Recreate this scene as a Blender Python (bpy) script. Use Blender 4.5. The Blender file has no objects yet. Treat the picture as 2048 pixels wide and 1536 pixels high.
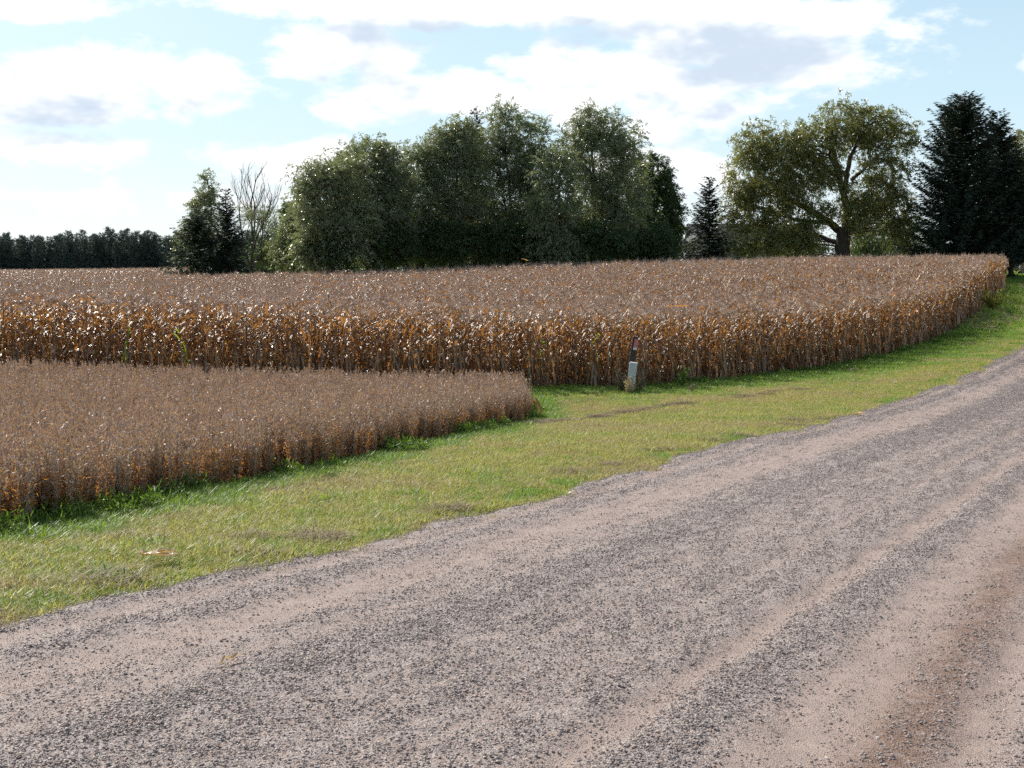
import bpy, math, random
import numpy as np
from mathutils import Vector, Euler

rng = np.random.default_rng(7)
random.seed(7)
SC = bpy.context.scene
COL = SC.collection
R = math.radians

# ---------------------------------------------------------------- camera
EYE = np.array([0.0, 0.0, 2.1])
FPX = 2500.0
PITCH = math.atan((768 - 540) / FPX)
cam_data = bpy.data.cameras.new('camera')
cam_data.sensor_width = 36.0
cam_data.lens = 36.0 * FPX / 2048
cam_data.clip_end = 9000
cam_data.clip_start = 0.1
cam = bpy.data.objects.new('camera', cam_data)
COL.objects.link(cam)
cam.location = EYE
cam.rotation_euler = (math.pi / 2 - PITCH, 0, 0)
SC.camera = cam

# ---------------------------------------------------------------- light
SUN_AZ = -40.0      # degrees left of the view axis (+Y)
SUN_EL = 38.0
sun_data = bpy.data.lights.new('sun', 'SUN')
sun_data.energy = 5.0
sun_data.angle = R(0.5)
sun_data.color = (1.0, 0.95, 0.87)
sun = bpy.data.objects.new('sun', sun_data)
COL.objects.link(sun)
to_sun = Vector((math.sin(R(SUN_AZ)) * math.cos(R(SUN_EL)), math.cos(R(SUN_AZ)) * math.cos(R(SUN_EL)), math.sin(R(SUN_EL))))
sun.rotation_euler = to_sun.to_track_quat('Z', 'Y').to_euler()
sun.location = (-60, 60, 80)

vs = SC.view_settings
vs.view_transform = 'Standard'
vs.look = 'None'
vs.gamma = 1.0
vs.use_curve_mapping = False
vs.exposure = 0.52
SC.cycles.max_bounces = 5
SC.cycles.diffuse_bounces = 3
SC.cycles.glossy_bounces = 2
SC.cycles.transmission_bounces = 4
SC.cycles.sample_clamp_indirect = 6.0
SC.cycles.use_denoising = False
SC.cycles.adaptive_threshold = 0.018

# ---------------------------------------------------------------- node helpers
class NT:
    def __init__(self, tree):
        self.t = tree
        self.n = tree.nodes
        self.l = tree.links
    def node(self, typ, **kw):
        nd = self.n.new(typ)
        for k, v in kw.items():
            setattr(nd, k, v)
        return nd
    def put(self, sock, v):
        if isinstance(v, bpy.types.NodeSocket):
            self.l.new(v, sock)
        elif v is not None:
            sock.default_value = v
    def math(self, op, a, b=None, c=None, clamp=False):
        nd = self.node('ShaderNodeMath', operation=op, use_clamp=clamp)
        self.put(nd.inputs[0], a)
        if b is not None: self.put(nd.inputs[1], b)
        if c is not None: self.put(nd.inputs[2], c)
        return nd.outputs[0]
    def vmath(self, op, a, b=None):
        nd = self.node('ShaderNodeVectorMath', operation=op)
        self.put(nd.inputs[0], a)
        if b is not None: self.put(nd.inputs[1], b)
        return nd.outputs['Value'] if op in ('DOT_PRODUCT', 'LENGTH', 'DISTANCE') else nd.outputs[0]
    def mix(self, fac, a, b, blend='MIX'):
        nd = self.node('ShaderNodeMix', data_type='RGBA', blend_type=blend)
        self.put(nd.inputs[0], fac)
        self.put(nd.inputs[6], a if isinstance(a, bpy.types.NodeSocket) else (*a[:3], 1))
        self.put(nd.inputs[7], b if isinstance(b, bpy.types.NodeSocket) else (*b[:3], 1))
        return nd.outputs[2]
    def ramp(self, x, lo, hi, a=0.0, b=1.0, smooth=True):
        nd = self.node('ShaderNodeMapRange', interpolation_type='SMOOTHSTEP' if smooth else 'LINEAR')
        self.put(nd.inputs[0], x); self.put(nd.inputs[1], lo); self.put(nd.inputs[2], hi)
        self.put(nd.inputs[3], a); self.put(nd.inputs[4], b)
        return nd.outputs[0]
    def noise(self, vec, scale, detail=4, rough=0.55, dist=0.0, color=False):
        nd = self.node('ShaderNodeTexNoise')
        if vec is not None: self.put(nd.inputs['Vector'], vec)
        nd.inputs['Scale'].default_value = scale
        nd.inputs['Detail'].default_value = detail
        nd.inputs['Roughness'].default_value = rough
        nd.inputs['Distortion'].default_value = dist
        return nd.outputs['Color' if color else 'Fac']
    def attr(self, name, out='Fac'):
        nd = self.node('ShaderNodeAttribute', attribute_name=name)
        return nd.outputs[out]

# ---------------------------------------------------------------- sky with clouds
world = bpy.data.worlds.new('World')
SC.world = world
world.use_nodes = True
W = NT(world.node_tree)
W.n.clear()
sky = W.node('ShaderNodeTexSky', sky_type='NISHITA')
sky.sun_disc = False
sky.sun_elevation = R(SUN_EL)
sky.sun_rotation = R(SUN_AZ)
sky.altitude = 300
sky.air_density = 1.0
sky.dust_density = 1.2
sky.ozone_density = 1.0
SKY_K = 0.09
tc = W.node('ShaderNodeTexCoord')
D = tc.outputs['Generated']

def px_dir(x, y):
    X = (x - 1024) / FPX; Y = -(y - 768) / FPX
    c, s = math.cos(PITCH), math.sin(PITCH)
    d = Vector((X, c + Y * s, -s + Y * c))
    return d.normalized()

# (x, y, half width, half height, strength) of the main cumulus, as directions in the sky
CLOUDS = [(150, 185, 300, 60, 1.0), (330, 150, 150, 80, .95), (60, 12, 170, 24, .9), (690, 105, 150, 75, 1.0), (830, 195, 260, 52, .9),
          (900, 18, 380, 36, 1.25), (1160, 130, 170, 80, .8), (1290, 175, 240, 80, .9), (1500, 62, 300, 66, 1.25), (1640, 130, 200, 50, 1.0),
          (1360, 235, 150, 52, .95), (110, 300, 260, 42, .7), (560, 320, 220, 46, .75), (250, 400, 420, 40, .65), (1330, 350, 150, 60, .8), (2045, 130, 45, 26, .6)]
sepD = W.node('ShaderNodeSeparateXYZ'); W.put(sepD.inputs[0], D)
def cloud_density(vec, det):
    sp = W.node('ShaderNodeSeparateXYZ'); W.put(sp.inputs[0], vec)
    st = W.vmath('MULTIPLY', vec, (1.0, 1.0, 2.1))
    n1 = W.noise(st, 9.0, det, 0.58, 0.3)
    n2 = W.noise(st, 30.0, det - 2, 0.6)
    base = W.math('ADD', W.math('MULTIPLY', W.math('SUBTRACT', n1, 0.5), 1.5), W.math('MULTIPLY', W.math('SUBTRACT', n2, 0.5), 0.75))
    cmb = W.node('ShaderNodeCombineXYZ')          # azimuth and elevation
    W.put(cmb.inputs[0], W.math('ARCTAN2', sp.outputs[0], sp.outputs[1])); W.put(cmb.inputs[1], sp.outputs[2])
    tot = None
    for (x, y, hw, hh, k) in CLOUDS:
        c = px_dir(x, y); sx, sy = FPX / (hw * 1.45), FPX / (hh * 1.45)
        ma = W.node('ShaderNodeVectorMath', operation='MULTIPLY_ADD')
        W.put(ma.inputs[0], cmb.outputs[0]); ma.inputs[1].default_value = (sx, sy, 0)
        ma.inputs[2].default_value = (-math.atan2(c.x, c.y) * sx, -c.z * sy, 0)
        g = W.ramp(W.vmath('LENGTH', ma.outputs[0]), 0.0, 1.5, k, 0.0)
        tot = g if tot is None else W.math('MAXIMUM', tot, g)
    return W.math('ADD', base, W.math('MULTIPLY', tot, 0.85))
dens = cloud_density(D, 6)
dens_up = cloud_density(W.vmath('ADD', D, (-0.012, 0.006, 0.020)), 4)
mask = W.ramp(dens, 0.36, 0.70)
thick = W.ramp(W.math('ADD', W.math('MULTIPLY', dens_up, 0.8), W.math('MULTIPLY', dens, 0.2)), 0.54, 0.98)
cl_col = W.mix(thick, (0.85, 0.85, 0.85), (0.475, 0.55, 0.645))
skyc = W.mix(1.0, sky.outputs[0], (SKY_K, SKY_K, SKY_K), 'MULTIPLY')
# pale humid air low in the sky, deeper blue overhead
veil = W.ramp(sepD.outputs[2], 0.0, 0.5, 0.88, 0.05)
lowc = W.mix(W.ramp(sepD.outputs[2], 0.0, 0.14), (0.66, 0.72, 0.75), (0.48, 0.645, 0.735))
skyv = W.mix(veil, skyc, lowc)
cover = W.ramp(sepD.outputs[2], 0.22, 0.7, 1.0, 0.35)
allc = W.mix(W.math('MULTIPLY', mask, cover), skyv, cl_col)
below = W.ramp(sepD.outputs[2], -0.02, 0.0)
allc = W.mix(below, (0.25, 0.22, 0.18), allc)
bg = W.node('ShaderNodeBackground')
W.put(bg.inputs[0], allc)
bg.inputs[1].default_value = 1.0
wo = W.node('ShaderNodeOutputWorld')
W.l.new(bg.outputs[0], wo.inputs[0])
world.cycles.sampling_method = 'MANUAL'
world.cycles.sample_map_resolution = 512

# ---------------------------------------------------------------- python helpers
def at(x, y, depth):
    """world point seen at photo pixel (x, y) at a given distance along +Y"""
    X = (x - 1024) / FPX; Y = -(y - 768) / FPX
    c, s = math.cos(PITCH), math.sin(PITCH)
    d = np.array([X, c + Y * s, -s + Y * c])
    return EYE + d * (depth / d[1])

def hash2(ix, iy, seed):
    h = (ix.astype(np.int64) * 374761393 + iy.astype(np.int64) * 668265263 + seed * 1442695041) & 0x7fffffff
    h = ((h ^ (h >> 13)) * 1274126177) & 0x7fffffff
    return ((h ^ (h >> 16)) & 0xffff) / 65535.0
def vnoise(x, y, seed=0):
    x = np.asarray(x, float); y = np.asarray(y, float)
    ix = np.floor(x); iy = np.floor(y); fx = x - ix; fy = y - iy
    fx = fx * fx * (3 - 2 * fx); fy = fy * fy * (3 - 2 * fy)
    a = hash2(ix, iy, seed); b = hash2(ix + 1, iy, seed); c = hash2(ix, iy + 1, seed); d = hash2(ix + 1, iy + 1, seed)
    return (a * (1 - fx) + b * fx) * (1 - fy) + (c * (1 - fx) + d * fx) * fy
def fbm(x, y, seed=0, oct=3):
    t = 0; a = 0.5; s = 0
    for i in range(oct):
        t = t + a * vnoise(x * 2 ** i, y * 2 ** i, seed + i * 17); s += a; a *= 0.5
    return t / s
def sstep(x, lo, hi):
    t = np.clip((np.asarray(x, float) - lo) / (hi - lo), 0, 1)
    return t * t * (3 - 2 * t)
def inside(px, py, poly):
    poly = np.asarray(poly, float); res = np.zeros(np.shape(px), bool)
    j = len(poly) - 1
    for i in range(len(poly)):
        xi, yi = poly[i]; xj, yj = poly[j]
        cond = ((yi > py) != (yj > py)) & (px < (xj - xi) * (py - yi) / (yj - yi + 1e-12) + xi)
        res ^= cond; j = i
    return res
def seg_dist(px, py, pts):
    best = np.full(np.shape(px), 1e9)
    for (ax, ay), (bx, by) in zip(pts[:-1], pts[1:]):
        dx, dy = bx - ax, by - ay; L = dx * dx + dy * dy
        t = np.clip(((px - ax) * dx + (py - ay) * dy) / L, 0, 1)
        best = np.minimum(best, np.hypot(px - ax - t * dx, py - ay - t * dy))
    return best

def mesh_np(name, V, F, mats=(), fmat=None, var=None, attrs=None, smooth=False, edges=None):
    me = bpy.data.meshes.new(name)
    V = np.asarray(V, np.float32)
    me.vertices.add(len(V)); me.vertices.foreach_set('co', V.ravel())
    Fs = F if isinstance(F, (list, tuple)) else [F]
    Fs = [np.asarray(f, np.int32) for f in Fs if len(f)]
    if Fs:
        loops = np.concatenate([f.ravel() for f in Fs])
        tot = np.concatenate([np.full(len(f), f.shape[1], np.int32) for f in Fs])
        start = np.concatenate([[0], np.cumsum(tot)[:-1]]).astype(np.int32)
        me.loops.add(len(loops)); me.loops.foreach_set('vertex_index', loops)
        me.polygons.add(len(tot)); me.polygons.foreach_set('loop_start', start)
        try: me.polygons.foreach_set('loop_total', tot)
        except Exception: pass
        if fmat is not None: me.polygons.foreach_set('material_index', np.asarray(fmat, np.int32))
    for m in mats: me.materials.append(m)
    if var is not None:
        a = me.attributes.new('var', 'FLOAT', 'POINT'); a.data.foreach_set('value', np.asarray(var, np.float32))
    for k, v in (attrs or {}).items():
        v = np.asarray(v, np.float32)
        if v.ndim == 2:
            a = me.attributes.new(k, 'FLOAT_VECTOR', 'POINT'); a.data.foreach_set('vector', v.ravel())
        else:
            a = me.attributes.new(k, 'FLOAT', 'POINT'); a.data.foreach_set('value', v)
    me.update(calc_edges=True)
    if Fs: me.polygons.foreach_set('use_smooth', np.full(len(tot), smooth, bool))
    me.validate(clean_customdata=False)
    return me

class Geo:
    """collects vertices, quads and tris with one material slot per face and a 'var' value per vertex"""
    def __init__(self): self.V = []; self.Q = []; self.T = []; self.qm = []; self.tm = []; self.var = []; self.n = 0
    def add(self, V, Q=None, T=None, m=0, var=0.5):
        V = np.asarray(V, float).reshape(-1, 3)
        if Q is not None and len(Q): self.Q.append(np.asarray(Q, int).reshape(-1, 4) + self.n); self.qm.append(np.full(len(self.Q[-1]), m))
        if T is not None and len(T): self.T.append(np.asarray(T, int).reshape(-1, 3) + self.n); self.tm.append(np.full(len(self.T[-1]), m))
        self.V.append(V); self.var.append(np.broadcast_to(np.asarray(var, float), (len(V),)).copy()); self.n += len(V)
    def merge(self, o, m=None):
        for k in range(len(o.V)): self.V.append(o.V[k]); self.var.append(o.var[k])
        for q, mm in zip(o.Q, o.qm): self.Q.append(q + self.n); self.qm.append(mm if m is None else np.full(len(q), m))
        for q, mm in zip(o.T, o.tm): self.T.append(q + self.n); self.tm.append(mm if m is None else np.full(len(q), m))
        self.n += o.n
        return self
    def mesh(self, name, mats, smooth=False):
        V = np.concatenate(self.V); F = []; fm = []
        if self.Q: F.append(np.concatenate(self.Q)); fm.append(np.concatenate(self.qm))
        if self.T: F.append(np.concatenate(self.T)); fm.append(np.concatenate(self.tm))
        return mesh_np(name, V, F, mats, np.concatenate(fm), np.concatenate(self.var), smooth=smooth)
    def tube(self, path, radii, n=5, m=0, var=0.5, cap=True):
        P = np.asarray(path, float); k = len(P)
        rad = np.broadcast_to(np.asarray(radii, float), (k,))
        t = np.gradient(P, axis=0); t /= np.linalg.norm(t, axis=1, keepdims=True) + 1e-9
        ref = np.array([1.0, 0.13, 0.07]) if abs(t[0][2]) > 0.7 else np.array([0.05, 0.1, 1.0])
        a = np.cross(t, ref); a /= np.linalg.norm(a, axis=1, keepdims=True) + 1e-9
        b = np.cross(t, a)
        ang = np.arange(n) * 2 * math.pi / n
        V = P[:, None] + rad[:, None, None] * (a[:, None] * np.cos(ang)[None, :, None] + b[:, None] * np.sin(ang)[None, :, None])
        i, j = np.meshgrid(np.arange(k - 1), np.arange(n), indexing='ij')
        jn = (j + 1) % n
        Q = np.stack([i * n + j, i * n + jn, (i + 1) * n + jn, (i + 1) * n + j], -1).reshape(-1, 4)
        T = None
        if cap:
            T = [[(k - 1) * n, (k - 1) * n + q, (k - 1) * n + q + 1] for q in range(1, n - 1)]
        self.add(V.reshape(-1, 3), Q, T, m, var)
    def strips(self, P, W_, m=0, var=0.5):
        """ribbons: P (N,K,3) centre lines, W_ (N,K,3) half-width vectors"""
        N, K = P.shape[:2]
        V = np.stack([P - W_, P + W_], 2).reshape(-1, 3)
        i, k = np.meshgrid(np.arange(N), np.arange(K - 1), indexing='ij')
        o = (i * K + k) * 2
        Q = np.stack([o, o + 1, o + 3, o + 2], -1).reshape(-1, 4)
        v = np.broadcast_to(np.asarray(var, float).reshape(-1, 1), (N, K * 2)) if np.ndim(var) else np.full((N, K * 2), var)
        self.add(V, Q, None, m, v.ravel())
    def leaves(self, C, dirv, wid, m=0, var=0.5):
        """one diamond-ish quad per leaf: C centre base, dirv (N,3) full length vector, wid (N,3) half width vector"""
        N = len(C)
        V = np.stack([C, C + dirv * 0.45 + wid, C + dirv, C + dirv * 0.45 - wid], 1).reshape(-1, 3)
        Q = np.arange(N * 4).reshape(N, 4)
        v = np.repeat(np.broadcast_to(np.asarray(var, float), (N,)), 4)
        self.add(V, Q, None, m, v)
    def box(self, lo, hi, m=0, var=0.5):
        x0, y0, z0 = lo; x1, y1, z1 = hi
        V = [[x0, y0, z0], [x1, y0, z0], [x1, y1, z0], [x0, y1, z0], [x0, y0, z1], [x1, y0, z1], [x1, y1, z1], [x0, y1, z1]]
        self.add(V, [[0, 3, 2, 1], [4, 5, 6, 7], [0, 1, 5, 4], [1, 2, 6, 5], [2, 3, 7, 6], [3, 0, 4, 7]], None, m, var)

def unit(v): return v / (np.linalg.norm(v, axis=-1, keepdims=True) + 1e-9)

def tag(o, label=None, cat=None, group=None, kind=None):
    if label: o['label'] = label
    if cat: o['category'] = cat
    if group: o['group'] = group
    if kind: o['kind'] = kind
    return o
def link(name, me, parent=None, loc=None):
    o = bpy.data.objects.new(name, me); COL.objects.link(o)
    if parent is not None: o.parent = parent
    if loc is not None: o.location = loc
    return o
def empty(name, loc, rz=0.0):
    o = bpy.data.objects.new(name, None); COL.objects.link(o)
    o.location = loc; o.rotation_euler = (0, 0, rz); o.empty_display_size = 0.2
    return o

# ---------------------------------------------------------------- materials
def leaf_mat(name, ca, cb, tcol, trans=0.35, rough=0.5, spec=0.4, cc=None, vary=0.25, bump=0.0):
    m = bpy.data.materials.new(name); m.use_nodes = True
    N = NT(m.node_tree); N.n.clear()
    v = N.attr('var')
    oi = N.node('ShaderNodeObjectInfo').outputs['Random']
    col = N.mix(v, ca, cb)
    if cc is not None: col = N.mix(N.ramp(v, 0.82, 0.95), col, cc)
    hsv = N.node('ShaderNodeHueSaturation')
    N.put(hsv.inputs['Color'], col)
    N.put(hsv.inputs['Value'], N.math('ADD', 1.0 - vary / 2, N.math('MULTIPLY', oi, vary)))
    p = N.node('ShaderNodeBsdfPrincipled')
    N.put(p.inputs['Base Color'], hsv.outputs[0])
    p.inputs['Roughness'].default_value = rough
    p.inputs['Specular IOR Level'].default_value = spec
    if bump:
        b = N.node('ShaderNodeBump'); b.inputs['Strength'].default_value = bump; b.inputs['Distance'].default_value = 0.02
        N.put(b.inputs['Height'], N.noise(N.node('ShaderNodeTexCoord').outputs['Object'], 55, 2, 0.6)); N.l.new(b.outputs[0], p.inputs['Normal'])
    t = N.node('ShaderNodeBsdfTranslucent')
    tc_ = N.mix(v, tcol, tuple(c * 0.7 for c in tcol))
    N.put(t.inputs[0], tc_)
    mx = N.node('ShaderNodeMixShader'); mx.inputs[0].default_value = trans
    N.l.new(p.outputs[0], mx.inputs[1]); N.l.new(t.outputs[0], mx.inputs[2])
    o = N.node('ShaderNodeOutputMaterial'); N.l.new(mx.outputs[0], o.inputs[0])
    return m
def plain_mat(name, ca, cb=None, scale=6.0, rough=0.8, bump=0.0, spec=0.3, coord='Object', stretch=(1, 1, 1), detail=5):
    m = bpy.data.materials.new(name); m.use_nodes = True
    N = NT(m.node_tree); N.n.clear()
    t = N.node('ShaderNodeTexCoord')
    vec = N.vmath('MULTIPLY', t.outputs[coord], stretch)
    n = N.noise(vec, scale, detail, 0.6)
    col = N.mix(N.ramp(n, 0.3, 0.7), ca, cb if cb else tuple(c * 0.75 for c in ca))
    p = N.node('ShaderNodeBsdfPrincipled'); N.put(p.inputs['Base Color'], col)
    p.inputs['Roughness'].default_value = rough; p.inputs['Specular IOR Level'].default_value = spec
    if bump:
        b = N.node('ShaderNodeBump'); b.inputs['Strength'].default_value = bump; b.inputs['Distance'].default_value = 0.02
        N.put(b.inputs['Height'], n); N.l.new(b.outputs[0], p.inputs['Normal'])
    o = N.node('ShaderNodeOutputMaterial'); N.l.new(p.outputs[0], o.inputs[0])
    return m

M = {}
M['corn_leaf'] = leaf_mat('dry corn leaf', (0.19, 0.115, 0.06), (0.42, 0.30, 0.175), (0.64, 0.28, 0.06), 0.30, 0.34, 0.9, vary=0.7, bump=0.9)
M['corn_green'] = leaf_mat('green corn leaf', (0.16, 0.25, 0.03), (0.30, 0.33, 0.05), (0.45, 0.60, 0.04), 0.5, 0.4, 0.5)
M['corn_stalk'] = leaf_mat('dry corn stalk', (0.12, 0.07, 0.04), (0.21, 0.13, 0.075), (0.3, 0.15, 0.05), 0.05, 0.7, 0.1, vary=0.4)
M['tassel'] = leaf_mat('corn tassel', (0.55, 0.41, 0.32), (0.69, 0.55, 0.44), (0.65, 0.45, 0.3), 0.32, 0.65, 0.2, vary=0.35)
M['husk'] = leaf_mat('corn husk', (0.52, 0.38, 0.20), (0.66, 0.52, 0.32), (0.7, 0.45, 0.15), 0.30, 0.45, 0.5, vary=0.3)
M['husk_pale'] = leaf_mat('pale corn husk', (0.72, 0.66, 0.52), (0.78, 0.72, 0.6), (0.7, 0.55, 0.3), 0.2, 0.4, 0.5, vary=0.2)
M['husk_orange'] = leaf_mat('orange corn leaf', (0.48, 0.24, 0.06), (0.55, 0.30, 0.08), (0.8, 0.35, 0.04), 0.35, 0.45, 0.5, vary=0.2)
M['soy'] = leaf_mat('dry soybean pods', (0.28, 0.20, 0.155), (0.60, 0.50, 0.43), (0.80, 0.45, 0.16), 0.16, 0.55, 0.3, vary=0.5)
M['soy_leaf'] = leaf_mat('withered soybean leaf', (0.28, 0.155, 0.06), (0.46, 0.29, 0.13), (0.85, 0.38, 0.08), 0.40, 0.55, 0.2, vary=0.5)
M['grass_green'] = leaf_mat('green grass', (0.10, 0.19, 0.025), (0.20, 0.31, 0.05), (0.34, 0.52, 0.05), 0.40, 0.45, 0.4, vary=0.5)
M['grass_mown'] = leaf_mat('mown grass', (0.26, 0.28, 0.065), (0.44, 0.41, 0.14), (0.62, 0.59, 0.12), 0.40, 0.5, 0.4, cc=(0.54, 0.43, 0.23), vary=0.6)
M['grass_dry'] = leaf_mat('dry grass', (0.36, 0.27, 0.14), (0.52, 0.43, 0.25), (0.55, 0.42, 0.18), 0.3, 0.6, 0.3, vary=0.5)
M['grass_dead'] = leaf_mat('dead clippings', (0.19, 0.14, 0.085), (0.34, 0.26, 0.16), (0.3, 0.2, 0.1), 0.2, 0.7, 0.2, vary=0.4)
M['weed'] = leaf_mat('weed leaf', (0.06, 0.125, 0.02), (0.12, 0.20, 0.035), (0.22, 0.36, 0.04), 0.38, 0.45, 0.4, vary=0.4)
M['weed_dry'] = leaf_mat('dry weed', (0.22, 0.15, 0.09), (0.32, 0.25, 0.16), (0.3, 0.2, 0.1), 0.2, 0.6, 0.3)
M['bush'] = leaf_mat('yellowing bush', (0.15, 0.18, 0.03), (0.30, 0.27, 0.06), (0.40, 0.38, 0.05), 0.4, 0.5, 0.4, vary=0.3)
M['willow'] = leaf_mat('willow leaf', (0.14, 0.17, 0.08), (0.31, 0.335, 0.205), (0.34, 0.38, 0.13), 0.34, 0.36, 0.7, cc=(0.32, 0.28, 0.10), vary=0.15)
M['willow_old'] = leaf_mat('autumn willow leaf', (0.10, 0.125, 0.04), (0.24, 0.26, 0.10), (0.36, 0.36, 0.07), 0.36, 0.36, 0.7, cc=(0.42, 0.28, 0.04), vary=0.15)
M['maple'] = leaf_mat('dark green leaf', (0.045, 0.075, 0.025), (0.09, 0.13, 0.05), (0.12, 0.20, 0.04), 0.3, 0.4, 0.5, vary=0.15)
M['autumn'] = leaf_mat('rusty leaf', (0.14, 0.07, 0.02), (0.26, 0.18, 0.04), (0.35, 0.2, 0.04), 0.35, 0.45, 0.4, vary=0.2)
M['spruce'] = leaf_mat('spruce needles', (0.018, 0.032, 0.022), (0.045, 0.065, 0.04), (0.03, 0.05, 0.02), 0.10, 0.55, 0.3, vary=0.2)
M['spruce_light'] = leaf_mat('lighter spruce needles', (0.03, 0.05, 0.03), (0.065, 0.09, 0.05), (0.06, 0.09, 0.03), 0.15, 0.7, 0.15, vary=0.2)
M['pine'] = leaf_mat('hazed pine needles', (0.055, 0.078, 0.07), (0.105, 0.14, 0.12), (0.08, 0.11, 0.06), 0.15, 0.7, 0.15, vary=0.5)  # distance haze is put into the needle colour, paler and bluer
M['bark'] = plain_mat('bark', (0.075, 0.055, 0.042), (0.035, 0.028, 0.024), 9, 0.9, 0.5, stretch=(1, 1, 0.25))
M['bark_grey'] = plain_mat('grey bark', (0.12, 0.10, 0.085), (0.06, 0.05, 0.045), 9, 0.9, 0.5, stretch=(1, 1, 0.25))

# ---------------------------------------------------------------- terrain
RU = np.array([0.489, 0.872]); RU = RU / np.linalg.norm(RU)      # along the road
RV = np.array([RU[1], -RU[0]])                                   # across, to the right
ROAD_EDGE = -7.1
def sv(x, y): return x * RU[0] + y * RU[1], x * RV[0] + y * RV[1]
def xy(s, v): return s * RU[0] + v * RV[0], s * RU[1] + v * RV[1]
ROAD_S = np.array([-30, -5, 0, 20, 28, 38, 48, 58, 72, 90, 130, 200.])
ROAD_Z = np.array([-1.2, -1.92, -2.1, -2.92, -3.25, -3.45, -3.42, -3.2, -2.55, -1.75, -0.6, 0.2]) + EYE[2]
ctrl = []
for s_, z_ in zip(ROAD_S, ROAD_Z):
    for v_ in (-7.1, -3.0, 1.5, 5.0):
        X_, Y_ = xy(s_, v_); ctrl.append((X_, Y_, z_))
for (x_, y_, d_) in [(-300, 1135, 10.2), (0, 1050, 13), (350, 978, 16.5), (700, 915, 20.8), (900, 873, 25.5), (1060, 838, 31), (1060, 776, 38.8), (1280, 775, 40), (1450, 762, 42.5),
                     (1650, 740, 47), (1780, 710, 52), (1880, 680, 58), (1950, 622, 68), (2005, 582, 85), (2020, 556, 112), (0, 770, 34), (500, 776, 36.2), (-400, 768, 32)]:
    ctrl.append(tuple(at(x_, y_, d_)))
CORN_H = 2.4
for (x_, y_, d_) in [(0, 576, 60), (0, 558, 95), (0, 540, 300), (340, 537, 320), (400, 549, 112), (600, 547, 100), (800, 540, 100), (1000, 533, 100), (1200, 526, 100), (1400, 520, 104), (1700, 517, 100), (1950, 519, 88),
                     (600, 582, 58), (1200, 588, 55), (1000, 556, 75), (1500, 560, 66), (500, 562, 78)]:
    p_ = at(x_, y_, d_); ctrl.append((p_[0], p_[1], p_[2] - CORN_H))
for a_ in range(0, 360, 20):
    ctrl.append((700 * math.cos(R(a_)), 700 * math.sin(R(a_)) + 60, 0.2))
ctrl = np.array(ctrl)
def tps_k(r2): return 0.5 * r2 * np.log(r2 + 1e-6)
nC = len(ctrl)
A = np.zeros((nC + 3, nC + 3)); SCL = 100.0
P2 = ctrl[:, :2] / SCL
d2 = ((P2[:, None] - P2[None]) ** 2).sum(-1)
A[:nC, :nC] = tps_k(d2) + np.eye(nC) * 2e-4
A[:nC, nC] = 1; A[:nC, nC + 1:] = P2; A[nC, :nC] = 1; A[nC + 1:, :nC] = P2.T
wts = np.linalg.solve(A, np.concatenate([ctrl[:, 2], [0, 0, 0]]))
def ground_z(x, y):
    x = np.atleast_1d(np.asarray(x, float)); y = np.atleast_1d(np.asarray(y, float))
    shp = x.shape; x = x.ravel(); y = y.ravel(); out = np.empty(len(x))
    for i in range(0, len(x), 20000):
        q = np.stack([x[i:i + 20000], y[i:i + 20000]], -1) / SCL
        dd = ((q[:, None] - P2[None]) ** 2).sum(-1)
        out[i:i + 20000] = tps_k(dd) @ wts[:nC] + wts[nC] + q @ wts[nC + 1:]
    r = np.hypot(x, y - 60); k = sstep(r, 350, 680)
    out = out * (1 - k) + 0.2 * k
    return out.reshape(shp)
def gz(x, y): return float(ground_z(x, y)[0])

# field outlines (world x, y)
def p2(x, y, d): return tuple(at(x, y, d)[:2])
SOY_EDGE = [(-10.0, 5.3), p2(0, 1068, 12.35), p2(350, 998, 15.7), p2(700, 930, 20.0), p2(900, 880, 25.0), p2(1062, 842, 30.6)]
SOY_POLY = SOY_EDGE + [p2(1058, 800, 33.2), p2(1035, 800, 35.6), p2(500, 780, 34.0), p2(0, 780, 32.6), (-34, 25.5), (-40, 5)]
CORN_FRONT = [(-40, 26.5), p2(0, 770, 34), p2(500, 776, 36.2), p2(1060, 776, 38.8), p2(1290, 775, 40)]
CORN_SIDE = [p2(1290, 775, 40), p2(1450, 762, 42.5), p2(1650, 740, 47), p2(1780, 710, 52), p2(1880, 680, 58), p2(1950, 622, 67), p2(1962, 618, 71), p2(1985, 600, 77), p2(2006, 582, 86)]
CORN_POLY = CORN_FRONT + CORN_SIDE[1:] + [p2(2004, 560, 101), p2(1400, 530, 105), p2(900, 530, 103), p2(560, 530, 103), p2(430, 530, 107), p2(330, 530, 109), p2(350, 530, 140), p2(400, 530, 330), (-220, 330), (-120, 60)]

def grid_axis(lo, hi, step, far, grow=1.25):
    c = list(np.arange(lo, hi + 1e-6, step)); st = step; x = hi
    while x < far: st *= grow; x += st; c.append(x)
    st = step; x = lo; pre = []
    while x > -far: st *= grow; x -= st; pre.append(x)
    return np.array(pre[::-1] + c)
gx = grid_axis(-26, 48, 0.45, 3500); gy = grid_axis(-6, 118, 0.45, 3500)
GX, GY = np.meshgrid(gx, gy)
GZ = ground_z(GX, GY)
s_, v_ = sv(GX, GY)
under = sstep(v_, ROAD_EDGE - 0.1, ROAD_EDGE + 0.5) * (1 - sstep(v_, 4.2, 4.8))
GZ = GZ - 0.07 * under
near = np.exp(-np.hypot(GX, GY - 20) / 60.0)
GZ = GZ + 0.05 * near * (fbm(GX * 0.9, GY * 0.9, 3) - 0.5) * (1 - under)
nx, ny = len(gx), len(gy)
ii, jj = np.meshgrid(np.arange(ny - 1), np.arange(nx - 1), indexing='ij')
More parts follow.
